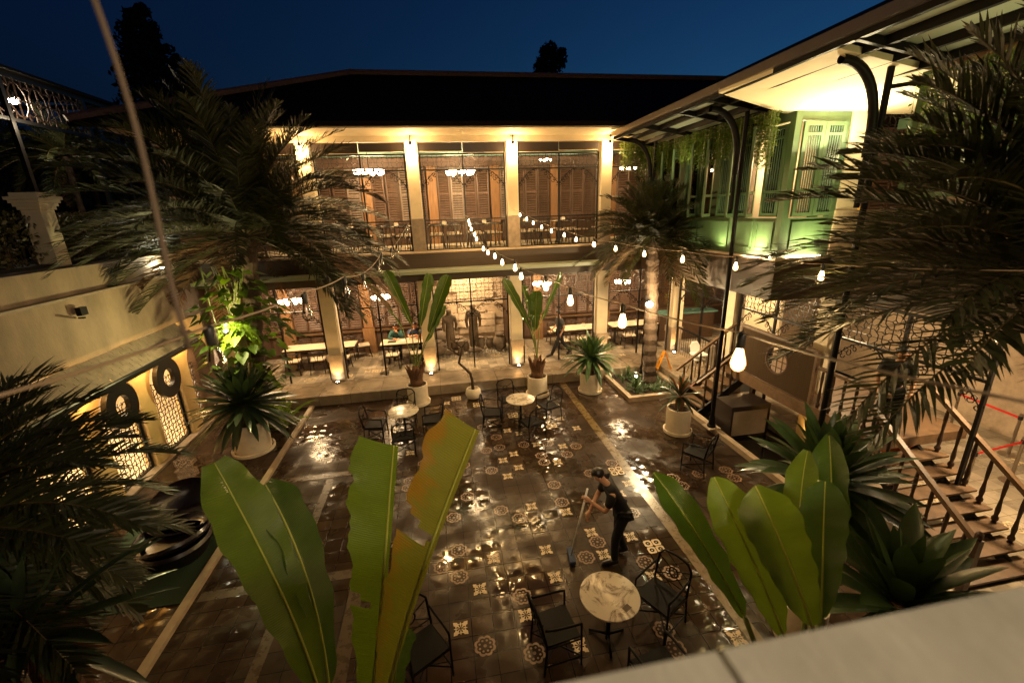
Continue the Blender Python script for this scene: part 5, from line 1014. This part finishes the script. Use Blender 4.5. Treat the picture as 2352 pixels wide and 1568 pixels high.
for k in range(70):
    c0 = V((rnd(5.4, 6.7), rnd(10.95, 12.4), .08)); 
    for j in range(6): a = rnd(0, 6.3); strap(gc, c0, (math.cos(a), math.sin(a), rnd(.6, 2)), rnd(.12, .32), .03, .9, 3)
gc.build('ground_cover', 'brom', kind='stuff')
for x, y, lb in ((5.55, 11.1, 'spiky low plant at the front left of the planting bed'), (5.75, 12.1, 'spiky low plant at the back of the planting bed')):
    t = thing('low_plant', lb, 'plant', (x, y, .08)); m = MB(); rosette(m, (x, y, .1), 22, .5, .04, 5, 85, .5, rbase=.03); m.build('foliage', 'brom', t)
# hedges, planters, pillar on the terrace
for k, (y0, y1, lb) in enumerate(((5.6, 9.7, 'clipped dark hedge in a trough left of the terrace pillar'), (10.4, 13.4, 'clipped dark hedge in a trough right of the terrace pillar'))):
    t = thing('hedge', lb, 'hedge', (-7.6, (y0+y1)/2, 4.3), 'hedges on the terrace'); m = MB(); leafcloud(m, 5200, lambda: V((rnd(-8.1, -7.35), rnd(y0, y1), 5.62-rnd(0, 1)**1.6*.95+rnd(-.08, .08))), .075)
    m.build('foliage', 'hedge', t); m = MB()
    for j in range(60): p_ = V((rnd(-7.9, -7.4), rnd(y0, y1), 4.6)); m.tube([p_, p_+V((rnd(-.1,.1), rnd(-.1,.1), .45))], .008, 4)
    m.build('twigs', 'bark', t); m = MB(); m.box(-8.05, -7.32, y0-.05, y1+.05, 4.3, 4.72); m.build('trough', 'rubber', t)
pr = thing('gate_pillar', 'white stepped-cap pillar rising between the terrace hedges', 'pillar', (-7.5, 10.0, 4.3))
m = MB(); m.box(-7.66, -7.34, 9.84, 10.16, 4.3, 5.72); m.build('shaft', 'plaster', pr); m = MB(); 
for k in range(4): m.box(-7.69-.03*k, -7.31+.03*k, 9.81-.03*k, 10.19+.03*k, 5.722+.06*k, 5.781+.06*k)
m.box(-7.72, -7.28, 9.78, 10.22, 5.963, 6.03); m.build('cap', 'plaster', pr)
# glass pavilion
Pv = thing('glass_pavilion', 'dark steel pavilion with lattice panels behind the terrace, a lamp under its roof edge', 'pavilion', (-11, 13, 4.3))
a0, a1 = P(0, 172, 'x', -9.6), P(250, 243, 'x', -9.6); zt = (a0.z+a1.z)/2
m = MB(); ys_ = [8, 10.4, 12.9, 15.4, a1.y]
m.bar((-9.6, 6, zt), (-9.6, a1.y, zt), .10, .14); m.bar((-9.6, 6, zt-1.0), (-9.6, a1.y, zt-1.0), .06, .08); m.bar((-9.6, a1.y, zt), (-14, a1.y, zt), .1, .12); m.bar((-9.6, a1.y, zt-1.0), (-14, a1.y, zt-1.0), .06, .08)
for yy in (8, 10.4, 12.9, 15.4, a1.y-.05): m.box(-9.65, -9.55, yy-.05, yy+.05, 4.3, zt-.07)
m.build('steel_frame', 'steel', Pv); m = MB(); m.slab([(-9.4, 5.5, zt+.12), (-14.5, 5.5, zt+.5), (-14.5, a1.y+.3, zt+.5), (-9.4, a1.y+.3, zt+.12)][::-1], .06); m.build('roof', 'iron', Pv)
m = MB(); m.bar((-9.44, 5.6, zt+.09), (-9.44, a1.y+.2, zt+.09), .05, .04); m.build('roof_trim', 'metal', Pv)
for ya, yb in ((8.1, 10.3), (10.5, 12.8), (13.0, 15.3)): moved(lattice(yb-ya, .9, .62, .03, .02), (-9.6, ya, zt-.97), PI/2).build('lattice', 'rust', Pv)
m = MB(); m.box(-14, -13.9, 6, a1.y, 4.3, zt); m.build('back_wall', 'earth', Pv)
q = P(30, 232, 'x', -9.75); lf = thing('flood_lamp', 'bright floodlight under the roof edge of the glass pavilion', 'lamp', tuple(q)); m = MB(); m.ell(q, .09, .09, .07); m.build('lens', 'lampwhite', lf); m = MB(); m.box(q.x-.06, q.x+.06, q.y-.06, q.y+.06, q.z+.06, q.z+.22); m.build('housing', 'iron', lf)
# far trees against the sky
def conifer(label, px, top, bot, yy, wpx):
    a, b = P(px, top, 'y', yy), P(px, bot, 'y', yy); wd = wpx/FPX*yy; t = thing('conifer_tree', label, 'tree', (b.x, b.y, 0), 'conifers behind the garden'); m = MB()
    h = a.z-b.z
    blobs = []
    for k in range(26):
        u = (k+.5)/26; r_ = wd*.5*(.30+.70*min(1, u*1.8))*(1 if u < .85 else 1); an = k*2.4; blobs.append((V((a.x+math.cos(an)*r_*.55, yy+math.sin(an)*r_*.55, a.z-u*h)), r_*.55))
    def smp(): c, r_ = random.choice(blobs); return c+V((rnd(-1,1), rnd(-1,1), rnd(-1.2,1.2))).normalized()*r_*rnd(.3, 1.1)
    leafcloud(m, 6500, smp, wd*.085); m.build('crown', 'conifer', t); m = MB(); m.tube([(b.x, yy, 0), (a.x, yy, a.z-h*.2)], [.35, .05], 8); m.build('trunk', 'bark', t)
conifer('tall ragged conifer silhouette behind the left palm', 310, 18, 330, 32, 118); conifer('shorter slim conifer silhouette right of the tall one', 398, 128, 330, 33, 62)
a, b = P(1265, 104, 'y', 34), P(1265, 185, 'y', 34); t = thing('broadleaf_tree', 'small dark tree silhouette rising behind the roof ridge', 'tree', (a.x, 34, 0)); m = MB(); bl = [(P(px, py, 'y', 34), r_) for px, py, r_ in ((1265, 130, .75), (1245, 150, .6), (1285, 140, .55), (1262, 115, .5), (1270, 165, .8), (1250, 120, .35), (1290, 122, .3), (1240, 165, .5))]
leafcloud(m, 2600, lambda: (lambda c: c[0]+V((rnd(-1,1), rnd(-1,1), rnd(-1,1))).normalized()*c[1]*rnd(.2, 1.1))(random.choice(bl)), .26); m.build('crown', 'conifer', t); m = MB(); m.tube([(a.x, 34, 0), (a.x, 34, a.z-1)], [.3, .12], 8); m.build('trunk', 'bark', t)
# dark garden mass behind the terrace
gm = MB(); leafcloud(gm, 9000, lambda: V((rnd(-24, -9.8), rnd(18.5, 26), 4+rnd(0, 4.6))), .45); gm.box(-30, -10, 27, 28, 0, 7.5); gm.build('garden_thicket', 'conifer', kind='stuff')
# hanging vines under the canopy
vm = []
def vine(label, x0, x1, y0, y1, zt, ln, n):
    t = thing('hanging_vine', label, 'hanging plant', ((x0+x1)/2, (y0+y1)/2, zt), 'hanging vines under the canopy'); m = MB(); st_ = MB()
    for k in range(n):
        u = rnd(0, 1); x, y = x0+(x1-x0)*u+rnd(-.1, .1), y0+(y1-y0)*u+rnd(-.1, .1); l_ = ln*rnd(.35, 1.05); st_.tube([(x, y, zt), (x+rnd(-.03,.03), y, zt-l_)], .004, 3)
        for j in range(int(l_*34)):
            z = zt-l_*(j+rnd(0,1))/(l_*34); a = V((rnd(-1,1), rnd(-1,1), rnd(-1,.3))).normalized(); b_ = a.orthogonal().normalized(); p_ = V((x, y, z)); s = rnd(.05, .09); m.add([p_, p_+a*s*.5+b_*s*.25, p_+a*s, p_+a*s*.5-b_*s*.25], [(0,1,2,3)])
    m.build('leaves', 'vine', t); st_.build('stems', 'petiole', t)
for k in range(5): y0 = 8.45+k*.98; vine('curtain of thin green vines over the shutters, %s counted from the bay corner' % ordn[k], 6.45, 6.45, y0, y0+.96, 7.1, [.75, .95, .7, .9, .8][k], 74)
vine('bright vine tuft hanging just left of the bay corner', 6.35, 6.45, 7.75, 8.2, 7.05, 1.05, 40)
vine('vine curtain between the last column and the shutters, far end', 5.75, 6.6, 13.3, 13.3, 7.35, 1.0, 60); vine('vine curtain over the upper right windows behind the palm', 6.6, 6.6, 3.0, 5.4, 7.0, 1.0, 130)
m = MB()
for z in (7.05, 6.98): m.tube([(6.45, 8.0, z), (6.45, 13.3, z)], .008, 4)
m.build('support_wires', 'metal', None, label='two thin wires carrying the hanging vines along the right wing', cat='wire')
# ------------------------------------------------------------------ foreground plants beside the balcony
HS = -1
def fgplant(name, label, basepx, dist, specs, stalks=True):
    bp = at(*basepx, dist); t = thing(name, label, 'plant', (bp.x, bp.y, 0)); m = MB(); m.lathe([(.12, .0), (.14, .4), (.10, 1.2), (.09, max(1.3, bp.z-.1))], (bp.x, bp.y, 0), 14); m.build('stem', 'husk', t, smooth=True)
    m = MB(); m.lathe([(.34, 0), (.36, .05), (.36, .8), (.32, .8), (.31, .72)], (bp.x, bp.y, 0), 32); m.build('pot', 'pot', t, smooth='auto')
    for s in specs:
        pts = [at(x, y, d) for x, y, d in s['p']]; ax = (pts[-1]-pts[0]).normalized(); vd = (CAM-pts[0]).normalized(); sx = ax.cross(vd).normalized(); tn = s.get('turn', 0); sd = sx*math.cos(tn)+ax.cross(sx)*math.sin(tn)
        big_leaf(t, pts, s['w'], sd, m=s.get('m', 'banana'), fold=s.get('fold', .15), n=44, mm=6, tears=s.get('t', ()), blunt=s.get('blunt', .1), curl=s.get('curl', 0), wav=s.get('wav', .012), half=s.get('half', 0))
        q = MB(); s0 = V((bp.x, bp.y, bp.z-.15)); q.tube(bez([s0, s0.lerp(pts[0], .5)+V((0,0,.05)), pts[0]], 8), [.024-.001*k for k in range(9)], 8); q.build('leaf_stalk', 'petiole', t, smooth=True)
    return t
fgplant('banana_plant', 'large plant before the balcony, left of the parapet, with one torn brown leaf', (790, 1720), 3.0, [
    dict(p=[(735, 1600, 2.9), (690, 1430, 2.75), (590, 1240, 2.65), (492, 1062, 2.6)], w=.36, turn=.25, m='bananalt', fold=.12, blunt=.35),
    dict(p=[(755, 1590, 3.1), (740, 1420, 3.0), (690, 1250, 2.95), (608, 1112, 2.9)], w=.44, turn=.9, m='banana', fold=.25, blunt=.3),
    dict(p=[(850, 1640, 2.9), (880, 1400, 2.7), (888, 1200, 2.62), (905, 1022, 2.55)], w=.50, turn=-.2, m='bananalt', fold=.06, blunt=.85, t=((.36, HS, .05), (.38, HS, .03)), wav=.006, half=HS),
    dict(p=[(880, 1640, 2.75), (930, 1400, 2.6), (1010, 1190, 2.5), (1092, 985, 2.45)], w=.50, turn=-.2, m='bananabr', fold=.05, blunt=.9, t=((.56, HS, .10), (.60, HS, .05)), wav=.006, half=HS),
    dict(p=[(900, 1650, 3.2), (905, 1540, 3.2), (915, 1480, 3.2), (930, 1440, 3.2)], w=.22, turn=.5, m='banana', fold=.2)])
fgplant('banana_plant', 'group of smooth oval upright leaves in front of the balcony at lower right', (1830, 1700), 3.0, [
    dict(p=[(1712, 1420, 2.7), (1660, 1320, 2.65), (1590, 1200, 2.6), (1500, 1085, 2.6)], w=.21, turn=.45, m='banana', fold=.30, blunt=.1),
    dict(p=[(1800, 1460, 2.6), (1760, 1350, 2.5), (1700, 1220, 2.45), (1640, 1095, 2.4)], w=.27, turn=.25, m='bananalt', fold=.16, blunt=.1),
    dict(p=[(1865, 1440, 2.45), (1830, 1330, 2.35), (1785, 1220, 2.3), (1735, 1115, 2.3)], w=.30, turn=0, m='bananalt', fold=.14, blunt=.1),
    dict(p=[(1885, 1420, 2.5), (1890, 1310, 2.5), (1890, 1210, 2.5), (1895, 1105, 2.5)], w=.25, turn=.2, m='banana', fold=.12, blunt=.2),
    dict(p=[(1850, 1400, 2.9), (1830, 1290, 2.85), (1830, 1150, 2.8), (1855, 1035, 2.8)], w=.20, turn=-.2, m='bananalt', fold=.2, blunt=.2),
    dict(p=[(1890, 1420, 3.0), (1910, 1280, 2.9), (1915, 1130, 2.8), (1905, 1000, 2.75)], w=.22, turn=-.3, m='banana', fold=.3, blunt=.2)])
def fgros(label, px, py, d, n, L, wd, m_='bromdk', emin=-30, **k):
    c = at(px, py, d); t = thing('bromeliad', label, 'plant', (c.x, c.y, 0), 'big bromeliads below the balcony'); m = MB(); rosette(m, c, n, L, wd, emin, 82, rbase=.06, n_seg=9, **k); m.build('foliage', m_, t, smooth=True)
    m = MB(); m.lathe([(.06, .02), (.07, c.z-.05), (.1, c.z+.03)], (c.x, c.y, 0), 12); m.build('stem', 'husk', t); m = MB(); m.lathe([(.26, 0), (.28, .05), (.28, .6), (.25, .6), (.24, .5)], (c.x, c.y, 0), 28); m.build('pot', 'pot', t, smooth='auto')
fgros('broad silver-green bromeliad behind the oval leaves at right', 1900, 1120, 4.9, 75, 1.05, .17, 'brom', droop=.6, fold=.15); fgros('dark bromeliad just above the balcony coping at lower right', 2060, 1400, 3.6, 50, .95, .17, 'brom', droop=.45, fold=.15)
fgros('dark spiky rosette in the lower left corner', 60, 1470, 3.6, 40, 1.15, .12, 'bromdk', droop=.4)
# ------------------------------------------------------------------ festoon lights
def pv(px, A, B_):       # point on the vertical plane through A and B that is seen at px
    A, B_ = V(A), V(B_); n = V((B_-A).xy.orthogonal().to_3d()); n.z = 0; d = ray(*px); return CAM+d*((A-CAM).dot(n)/d.dot(n))
def z2(a, b): return ((600+.38265*a)*.91875, (200+.38265*b)*.91875)
def festoon(label, A, B_, px, lit, power, extra=(), sag=.10, cap=None):
    t = thing('string_lights', label, 'string lights', tuple(A), 'festoon lights over the courtyard'); bp = sorted([pv(p, A, B_) for p in px], key=lambda q: -q.y)
    knots = [V(A)]+[q+V((0,0,.10)) for q in bp]+[V(e_) for e_ in extra]; m = MB(); pts = []
    for i in range(len(knots)-1):
        for k in range(5): u = k/5; q = knots[i].lerp(knots[i+1], u); q.z -= sag*.35*4*u*(1-u)*min(1, (knots[i]-knots[i+1]).length)*.4; pts.append(q)
    pts.append(knots[-1]); m.tube(pts, .0042, 6); m.build('cable', 'cord', t, smooth=True)
    for q in bp:
        m = MB(); m.lathe([(.006, .105), (.014, .10), (.018, .088), (.018, .045), (.015, .035)], (0,0,0), 12); s = m.build('lamp_socket', 'rubber', t, smooth='auto', origin=(0,0,0)); s.location = q-V(A)
        gl = MB(); gl.lathe([(.014, .038), (.020, .020), (.031, -.015), (.034, -.032), (.030, -.05), (.018, -.062), (.002, -.068)], (0,0,0), 14, cap=False); b_ = gl.build('bulb', 'bulb' if lit else 'glass', t, smooth=True, origin=(0,0,0)); b_.location = q-V(A); b_.scale = (.85, .85, .95)
        if not lit:
            fm = MB(); fm.tube([(0,0,.02), (.006,0,-.02), (-.006,0,-.035), (0,0,.015)], .0022, 5); f_ = fm.build('filament', 'dimglow', None); f_.parent = b_
        elif power: lamp('POINT', 'bulb_light', q+V((0,0,-.10)), power, WARM2, .035)
    return t
A = (.90, 13.65, 5.35); Bn = at(1695, 815, 1.75)
festoon('lit string lights from the far middle window to the biggest bulb', A, tuple(Bn), [z2(1495,918), z2(1502,940), z2(1511,970), z2(1533,1005), z2(1545,1035), z2(1590,1098), z2(1620,1122), z2(1665,1145), z2(1713,1185), z2(1797,1220), z2(1837,1275), z2(2000,1340), (1310, 686), (1430, 732), (1697, 818)], True, 5, [at(2380, 928, .75)])
A = (2.43, 13.6, 5.45); Bn = at(1887, 628, 4.2)
festoon('lit string lights crossing from the second pillar to the right past the green bay', A, tuple(Bn), [z2(1830,878), z2(1873,905), z2(1916,930), z2(1971,957), z2(2035,982), z2(2118,1008), z2(2196,1037), z2(2311,1068), (1365, 560), (1414, 569), (1480, 581), (1568, 593), (1690, 609), (1887, 630)], True, 4, [at(2380, 622, 2.6)])
A = (-.53, 13.6, 5.0); Bn = at(495, 808, 1.45)
festoon('unlit clear-glass string lights sagging from the first pillar towards the lower left', A, tuple(Bn), [z2(1095,970), z2(1090,992), z2(1075,1018), z2(1025,1108), z2(990,1142), z2(926,1182), z2(907,1228), z2(810,1333), z2(690,1368), (704, 712), (495, 815)], False, 0, [at(-60, 925, .8)])
m = MB(); a_, b_ = at(203, -40, .62), at(446, 800, .74); m.tube([a_.lerp(b_, k/10)+V((.008*math.sin(k*.5), 0, 0)) for k in range(11)], .0042, 8); m.build('hanging_rope', 'rope', None, smooth=True, origin=tuple(b_), label='blurred pale rope slanting down close to the camera at upper left', cat='rope')
# ------------------------------------------------------------------ lamps and their light
for i, n_ in ((1, 'first'), (2, 'second'), (3, 'third'), (4, 'fourth')):
    x = CX[i]; t = thing('eave_lamp', 'small lit eave spotlight before the %s upper column from the left' % n_, 'lamp', (x, 13.5, 7.5), 'eave spotlights over the columns')
    m = MB(); m.tube([(x, 13.5, 7.56), (x, 13.5, 7.40)], .012, 6); m.lathe([(.035, .10), (.04, .0)], (x, 13.5, 7.29), 12); m.build('housing', 'iron', t); m = MB(); m.ell((x, 13.5, 7.27), .045, .045, .05, 12, 8); m.build('lamp_bulb', 'spotface', t)
    lamp('POINT', 'eave_light', (x, 13.45, 7.08), 24, WARM2, .05)
ul = [(-3.5, 13.55), (-.53, 13.55), (2.43, 13.55), (5.45, 13.55), (8.15, 13.5)]
for k, (x, y) in enumerate(ul):
    t = thing('ground_uplight', 'glowing uplight at the foot of the %s ground-floor column from the left' % ordn[k], 'lamp', (x, y, .3), 'uplights at the column feet'); m = MB(); m.lathe([(.05, .0), (.055, .02), (.055, .05), (.045, .055)], (x, y, .302), 14); m.build('housing', 'iron', t); m = MB(); m.lathe([(.042, .056), (.0, .06)], (x, y, .302), 12, cap=False); m.build('lens', 'spotface', t)
    lamp('SPOT', 'uplight', (x, y-.03, .37), 30, WARM, .03, (x, y+.30, 1.4), 75, .8)
def chandelier(label, x, y, z, s=1, n=8, pw=10, sh='shade'):
    t = thing('chandelier', label, 'chandelier', (x, y, z), 'chandeliers in the dining halls'); m = MB(); m.tube([(x, y, z+.75*s), (x, y, z)], .012, 6); m.ell((x, y, z), .06*s, .06*s, .05*s)
    for k in range(n): a = 2*PI*k/n; m.tube(bez([(x, y, z), (x+.2*s*math.cos(a), y+.2*s*math.sin(a), z-.12*s), (x+.36*s*math.cos(a), y+.36*s*math.sin(a), z+.0)], 5), .009, 5)
    m.build('frame', 'iron', t)
    for k in range(n): a = 2*PI*k/n; q = MB(); q.lathe([(.022*s, .0), (.05*s, .03*s), (.075*s, .10*s), (.085*s, .12*s)], (x+.36*s*math.cos(a), y+.36*s*math.sin(a), z), 10); q.build('glass_shade', sh, t, smooth=True)
    lamp('POINT', 'chandelier_light', (x, y, z-.22*s), pw, WARM2, .03)
for px, py, lb in ((848, 402, 'glowing many-armed chandelier behind the left upper window'), (1057, 402, 'glowing many-armed chandelier behind the middle upper window')):
    q = P(px, py, 'y', 15.6); chandelier(lb, q.x, q.y, q.z, 1.15, 9, 16)
q = P(1253, 370, 'y', 15.6); chandelier('ceiling fan lamp with small shades behind the right upper window', q.x, q.y, q.z, .5, 4, 12)
m = MB(); 
for k in range(5): a = 2*PI*k/5; m.slab([(q.x+.12*math.cos(a)-.05*math.sin(a), q.y+.12*math.sin(a)+.05*math.cos(a), q.z+.32), (q.x+.7*math.cos(a)-.07*math.sin(a), q.y+.7*math.sin(a)+.07*math.cos(a), q.z+.32), (q.x+.7*math.cos(a)+.07*math.sin(a), q.y+.7*math.sin(a)-.07*math.cos(a), q.z+.34), (q.x+.12*math.cos(a)+.05*math.sin(a), q.y+.12*math.sin(a)-.05*math.cos(a), q.z+.34)], .01)
m.build('ceiling_fan', 'brownwood', None, label='wooden ceiling fan above the lamp behind the right upper window', cat='fan')
q = P(1443, 390, 'y', 15.0); chandelier('chandelier glowing under the vines beyond the fourth upper column', q.x, q.y, q.z, .7, 6, 12)
for px, py, yy, lb, s in ((668, 697, 15.2, 'glowing chandelier in the left bay downstairs', .9), (875, 686, 15.4, 'chandelier seen through the big leaves of the left tall plant', .75), (1245, 655, 15.4, 'chandelier seen behind the right tall plant', .8), (1430, 650, 15.2, 'chandelier half hidden by the middle palm', .7), (1735, 655, 12.2, 'chandelier in the corner room of the right wing', .6)):
    q = P(px, py, 'y', yy); chandelier(lb, q.x, q.y, q.z, s, 8, 8)
for i in range(0, 5): x = (CX[i]+CX[i+1])/2; lamp('AREA', 'hall_ceiling_light', (x, 15.1, 3.55), 28 if i != 2 else 14, CREAM, .5, (x, 15.3, 0)); lamp('AREA', 'upper_hall_light', (x, 15.4, 7.38), 9, CREAM, .6, (x, 15.6, 0))
lamp('AREA', 'alcove_wash', (1.0, 16.2, 3.5), 34, CREAM, .5, (1.0, 17.2, 1.2)); lamp('SPOT', 'alcove_uplight', (.9, 16.5, .36), 28, CREAM, .05, (1.6, 17.3, 2.6), 80); lamp('SPOT', 'alcove_uplight', (-.2, 16.5, .36), 18, CREAM, .05, (0, 17.3, 2), 80)
lamp('AREA', 'cove_light', (1.5, 16.8, 7.2), 14, CREAM, 8, (1.5, 16.8, 9), sizey=.2)
# palm flood, planter spot, climber lamp, terrace lamp
q = P(1490, 697, 'y', 10.95); t = thing('palm_floodlight', 'glaring spotlight strapped to the middle palm trunk', 'lamp', tuple(q)); m = MB(); m.lathe([(.03, .12), (.06, .08), (.065, .0)], q, 14); m.build('housing', 'iron', t); m = MB(); m.ell(q+V((0, -.04, -.02)), .095, .095, .085, 14, 8); m.build('lamp_bulb', 'lampwhite', t)
lamp('POINT', 'palm_light', q+V((-.02, -.42, -.04)), 125, (1, .72, .36), .06); lamp('SPOT', 'palm_uplight', q+V((.0, -.1, .12)), 10, (1, .85, .5), .04, (5.95, 11.2, 5), 100)
q = P(1588, 944-0, 'z', .2); q = P((1150+1725*.2551)*.91875, (620+1275*.2551)*.91875, 'z', .2); t = thing('garden_spike_light', 'small lit spike spotlight among the plants of the palm bed', 'lamp', tuple(q)); m = MB(); m.tube([(q.x, q.y, .08), (q.x, q.y, .17)], .01, 6); m.lathe([(.03, 0), (.04, .06)], q, 12); m.build('housing', 'iron', t); m = MB(); m.ell(q+V((0,-.01,.07)), .035, .035, .03); m.build('lamp_bulb', 'spotface', t); lamp('SPOT', 'spike_light', q+V((.0, -.02, .13)), 10, WARM2, .03, (6.1, 11.5, 3), 90)
q = V((-4.85, 10.25, 3.0)); t = thing('foliage_spotlight', 'spotlight glowing inside the climber on the left palm', 'lamp', tuple(q)); m = MB(); m.lathe([(.03, -.1), (.05, -.05), (.055, .02)], q, 14); m.build('housing', 'iron', t); m = MB(); m.ell(q+V((0, 0, .04)), .04, .04, .03); m.build('lamp_bulb', 'lampwhite', t)
lamp('POINT', 'foliage_light', q+V((.05, -.30, .16)), 40, (1, .86, .36), .05)
q = P(362, 600, 'x', -6.72); t = thing('wall_lamp', 'bright lamp washing the end of the terrace parapet', 'lamp', tuple(q)); m = MB(); m.box(q.x+.02, q.x+.10, q.y-.06, q.y+.06, q.z-.22, q.z-.17); m.build('housing', 'iron', t); m = MB(); m.ell((q.x+.06, q.y, q.z-.14), .05, .05, .03); m.build('lens', 'lampwhite', t); lamp('POINT', 'wall_wash', (q.x+.12, q.y, q.z-.06), 6, (1, .92, .62), .04)
q = P(182, 733-3, 'x', -6.7); t = thing('floodlight', 'switched-off black floodlight on the ledge of the terrace wall', 'lamp', tuple(q)); m = MB(); m.box(q.x+.03, q.x+.12, q.y-.08, q.y+.08, q.z+.05, q.z+.2); m.build('housing', 'iron', t); m = MB(); m.bar(q, q+V((.25, -.22, .04)), .03); m.build('bracket', 'iron', t)
lamp('POINT', 'pavilion_light', P(30, 232, 'x', -9.5)+V((.3, 0, -.5)), 24, (1, .8, .5), .08)
# arched wing interiors, awning lamp
for yc in (11, 7.8, 4.6): lamp('AREA', 'arched_wing_light', (-8.3, yc, 3.6), 80, CREAM, .8, (-8.3, yc, 0))
for yc in (AC[0]-.78, AC[1]-.78, AC[2]-.78): lamp('POINT', 'awning_light', (-6.5, yc, 2.42), 7, WARM, .04)
# right wing: soffit wash, bay uplights, arcade
lamp('AREA', 'soffit_wash', (7.3, 7.3, 6.2), 30, (1, .80, .44), .3, (7.0, 6.6, 8))
t = thing('strip_light', 'glowing strip light on the ledge under the green bay', 'lamp', (7.0, 7.6, 4.34)); m = MB(); m.box(6.60, 6.63, 7.75, 8.6, 4.335, 4.36); m.box(6.9, 7.7, 7.655, 7.675, 4.335, 4.355); m.build('lamp_tube', 'strip_light', t); m = MB(); m.box(6.58, 6.598, 7.75, 8.6, 4.333, 4.37); m.build('housing', 'metal', t)
lamp('SPOT', 'bay_uplight', (7.35, 7.35, 4.38), 34, (1, .88, .42), .05, (7.3, 7.75, 5.2), 130, .9); lamp('SPOT', 'bay_uplight', (6.52, 8.2, 4.4), 26, (1, .88, .42), .05, (6.9, 8.4, 5.2), 130, .9); lamp('SPOT', 'bay_uplight', (6.5, 9.4, 4.4), 16, (1, .88, .42), .05, (6.9, 9.6, 5.6), 130, .9)
lamp('POINT', 'column_wash', (8.0, 7.3, 6.6), 7, (1, .86, .50), .06)
lamp('POINT', 'green_room_light', (7.4, 8.3, 6.2), 34, CREAM, .04); lamp('POINT', 'green_room_light', (9.5, 11, 6.4), 22, WARM2, .05); lamp('POINT', 'balcony_room_light', (9.6, 8.9, 6.4), 12, WARM2, .08); lamp('POINT', 'vine_light', (6.1, 10.6, 6.5), 6, (1, .85, .45), .03); lamp('POINT', 'vine_light', (6.2, 4.2, 6.3), 7, (1, .9, .4), .1)
lamp('AREA', 'corner_room_light', (9.6, 12.3, 3.5), 32, CREAM, .6, (9.6, 12.3, 0)); lamp('AREA', 'arcade_light', (10, 8.6, 3.7), 34, CREAM, .6, (10, 8.6, 0)); lamp('AREA', 'arcade_light', (9.0, 4.5, 3.7), 80, CREAM, .5, (8.0, 4.2, 0))
for k, y in enumerate((7.5,)): lamp('SPOT', 'arcade_uplight', (8.0, y, .06), 9, WARM, .03, (8.2, y+.1, 1.4), 80)
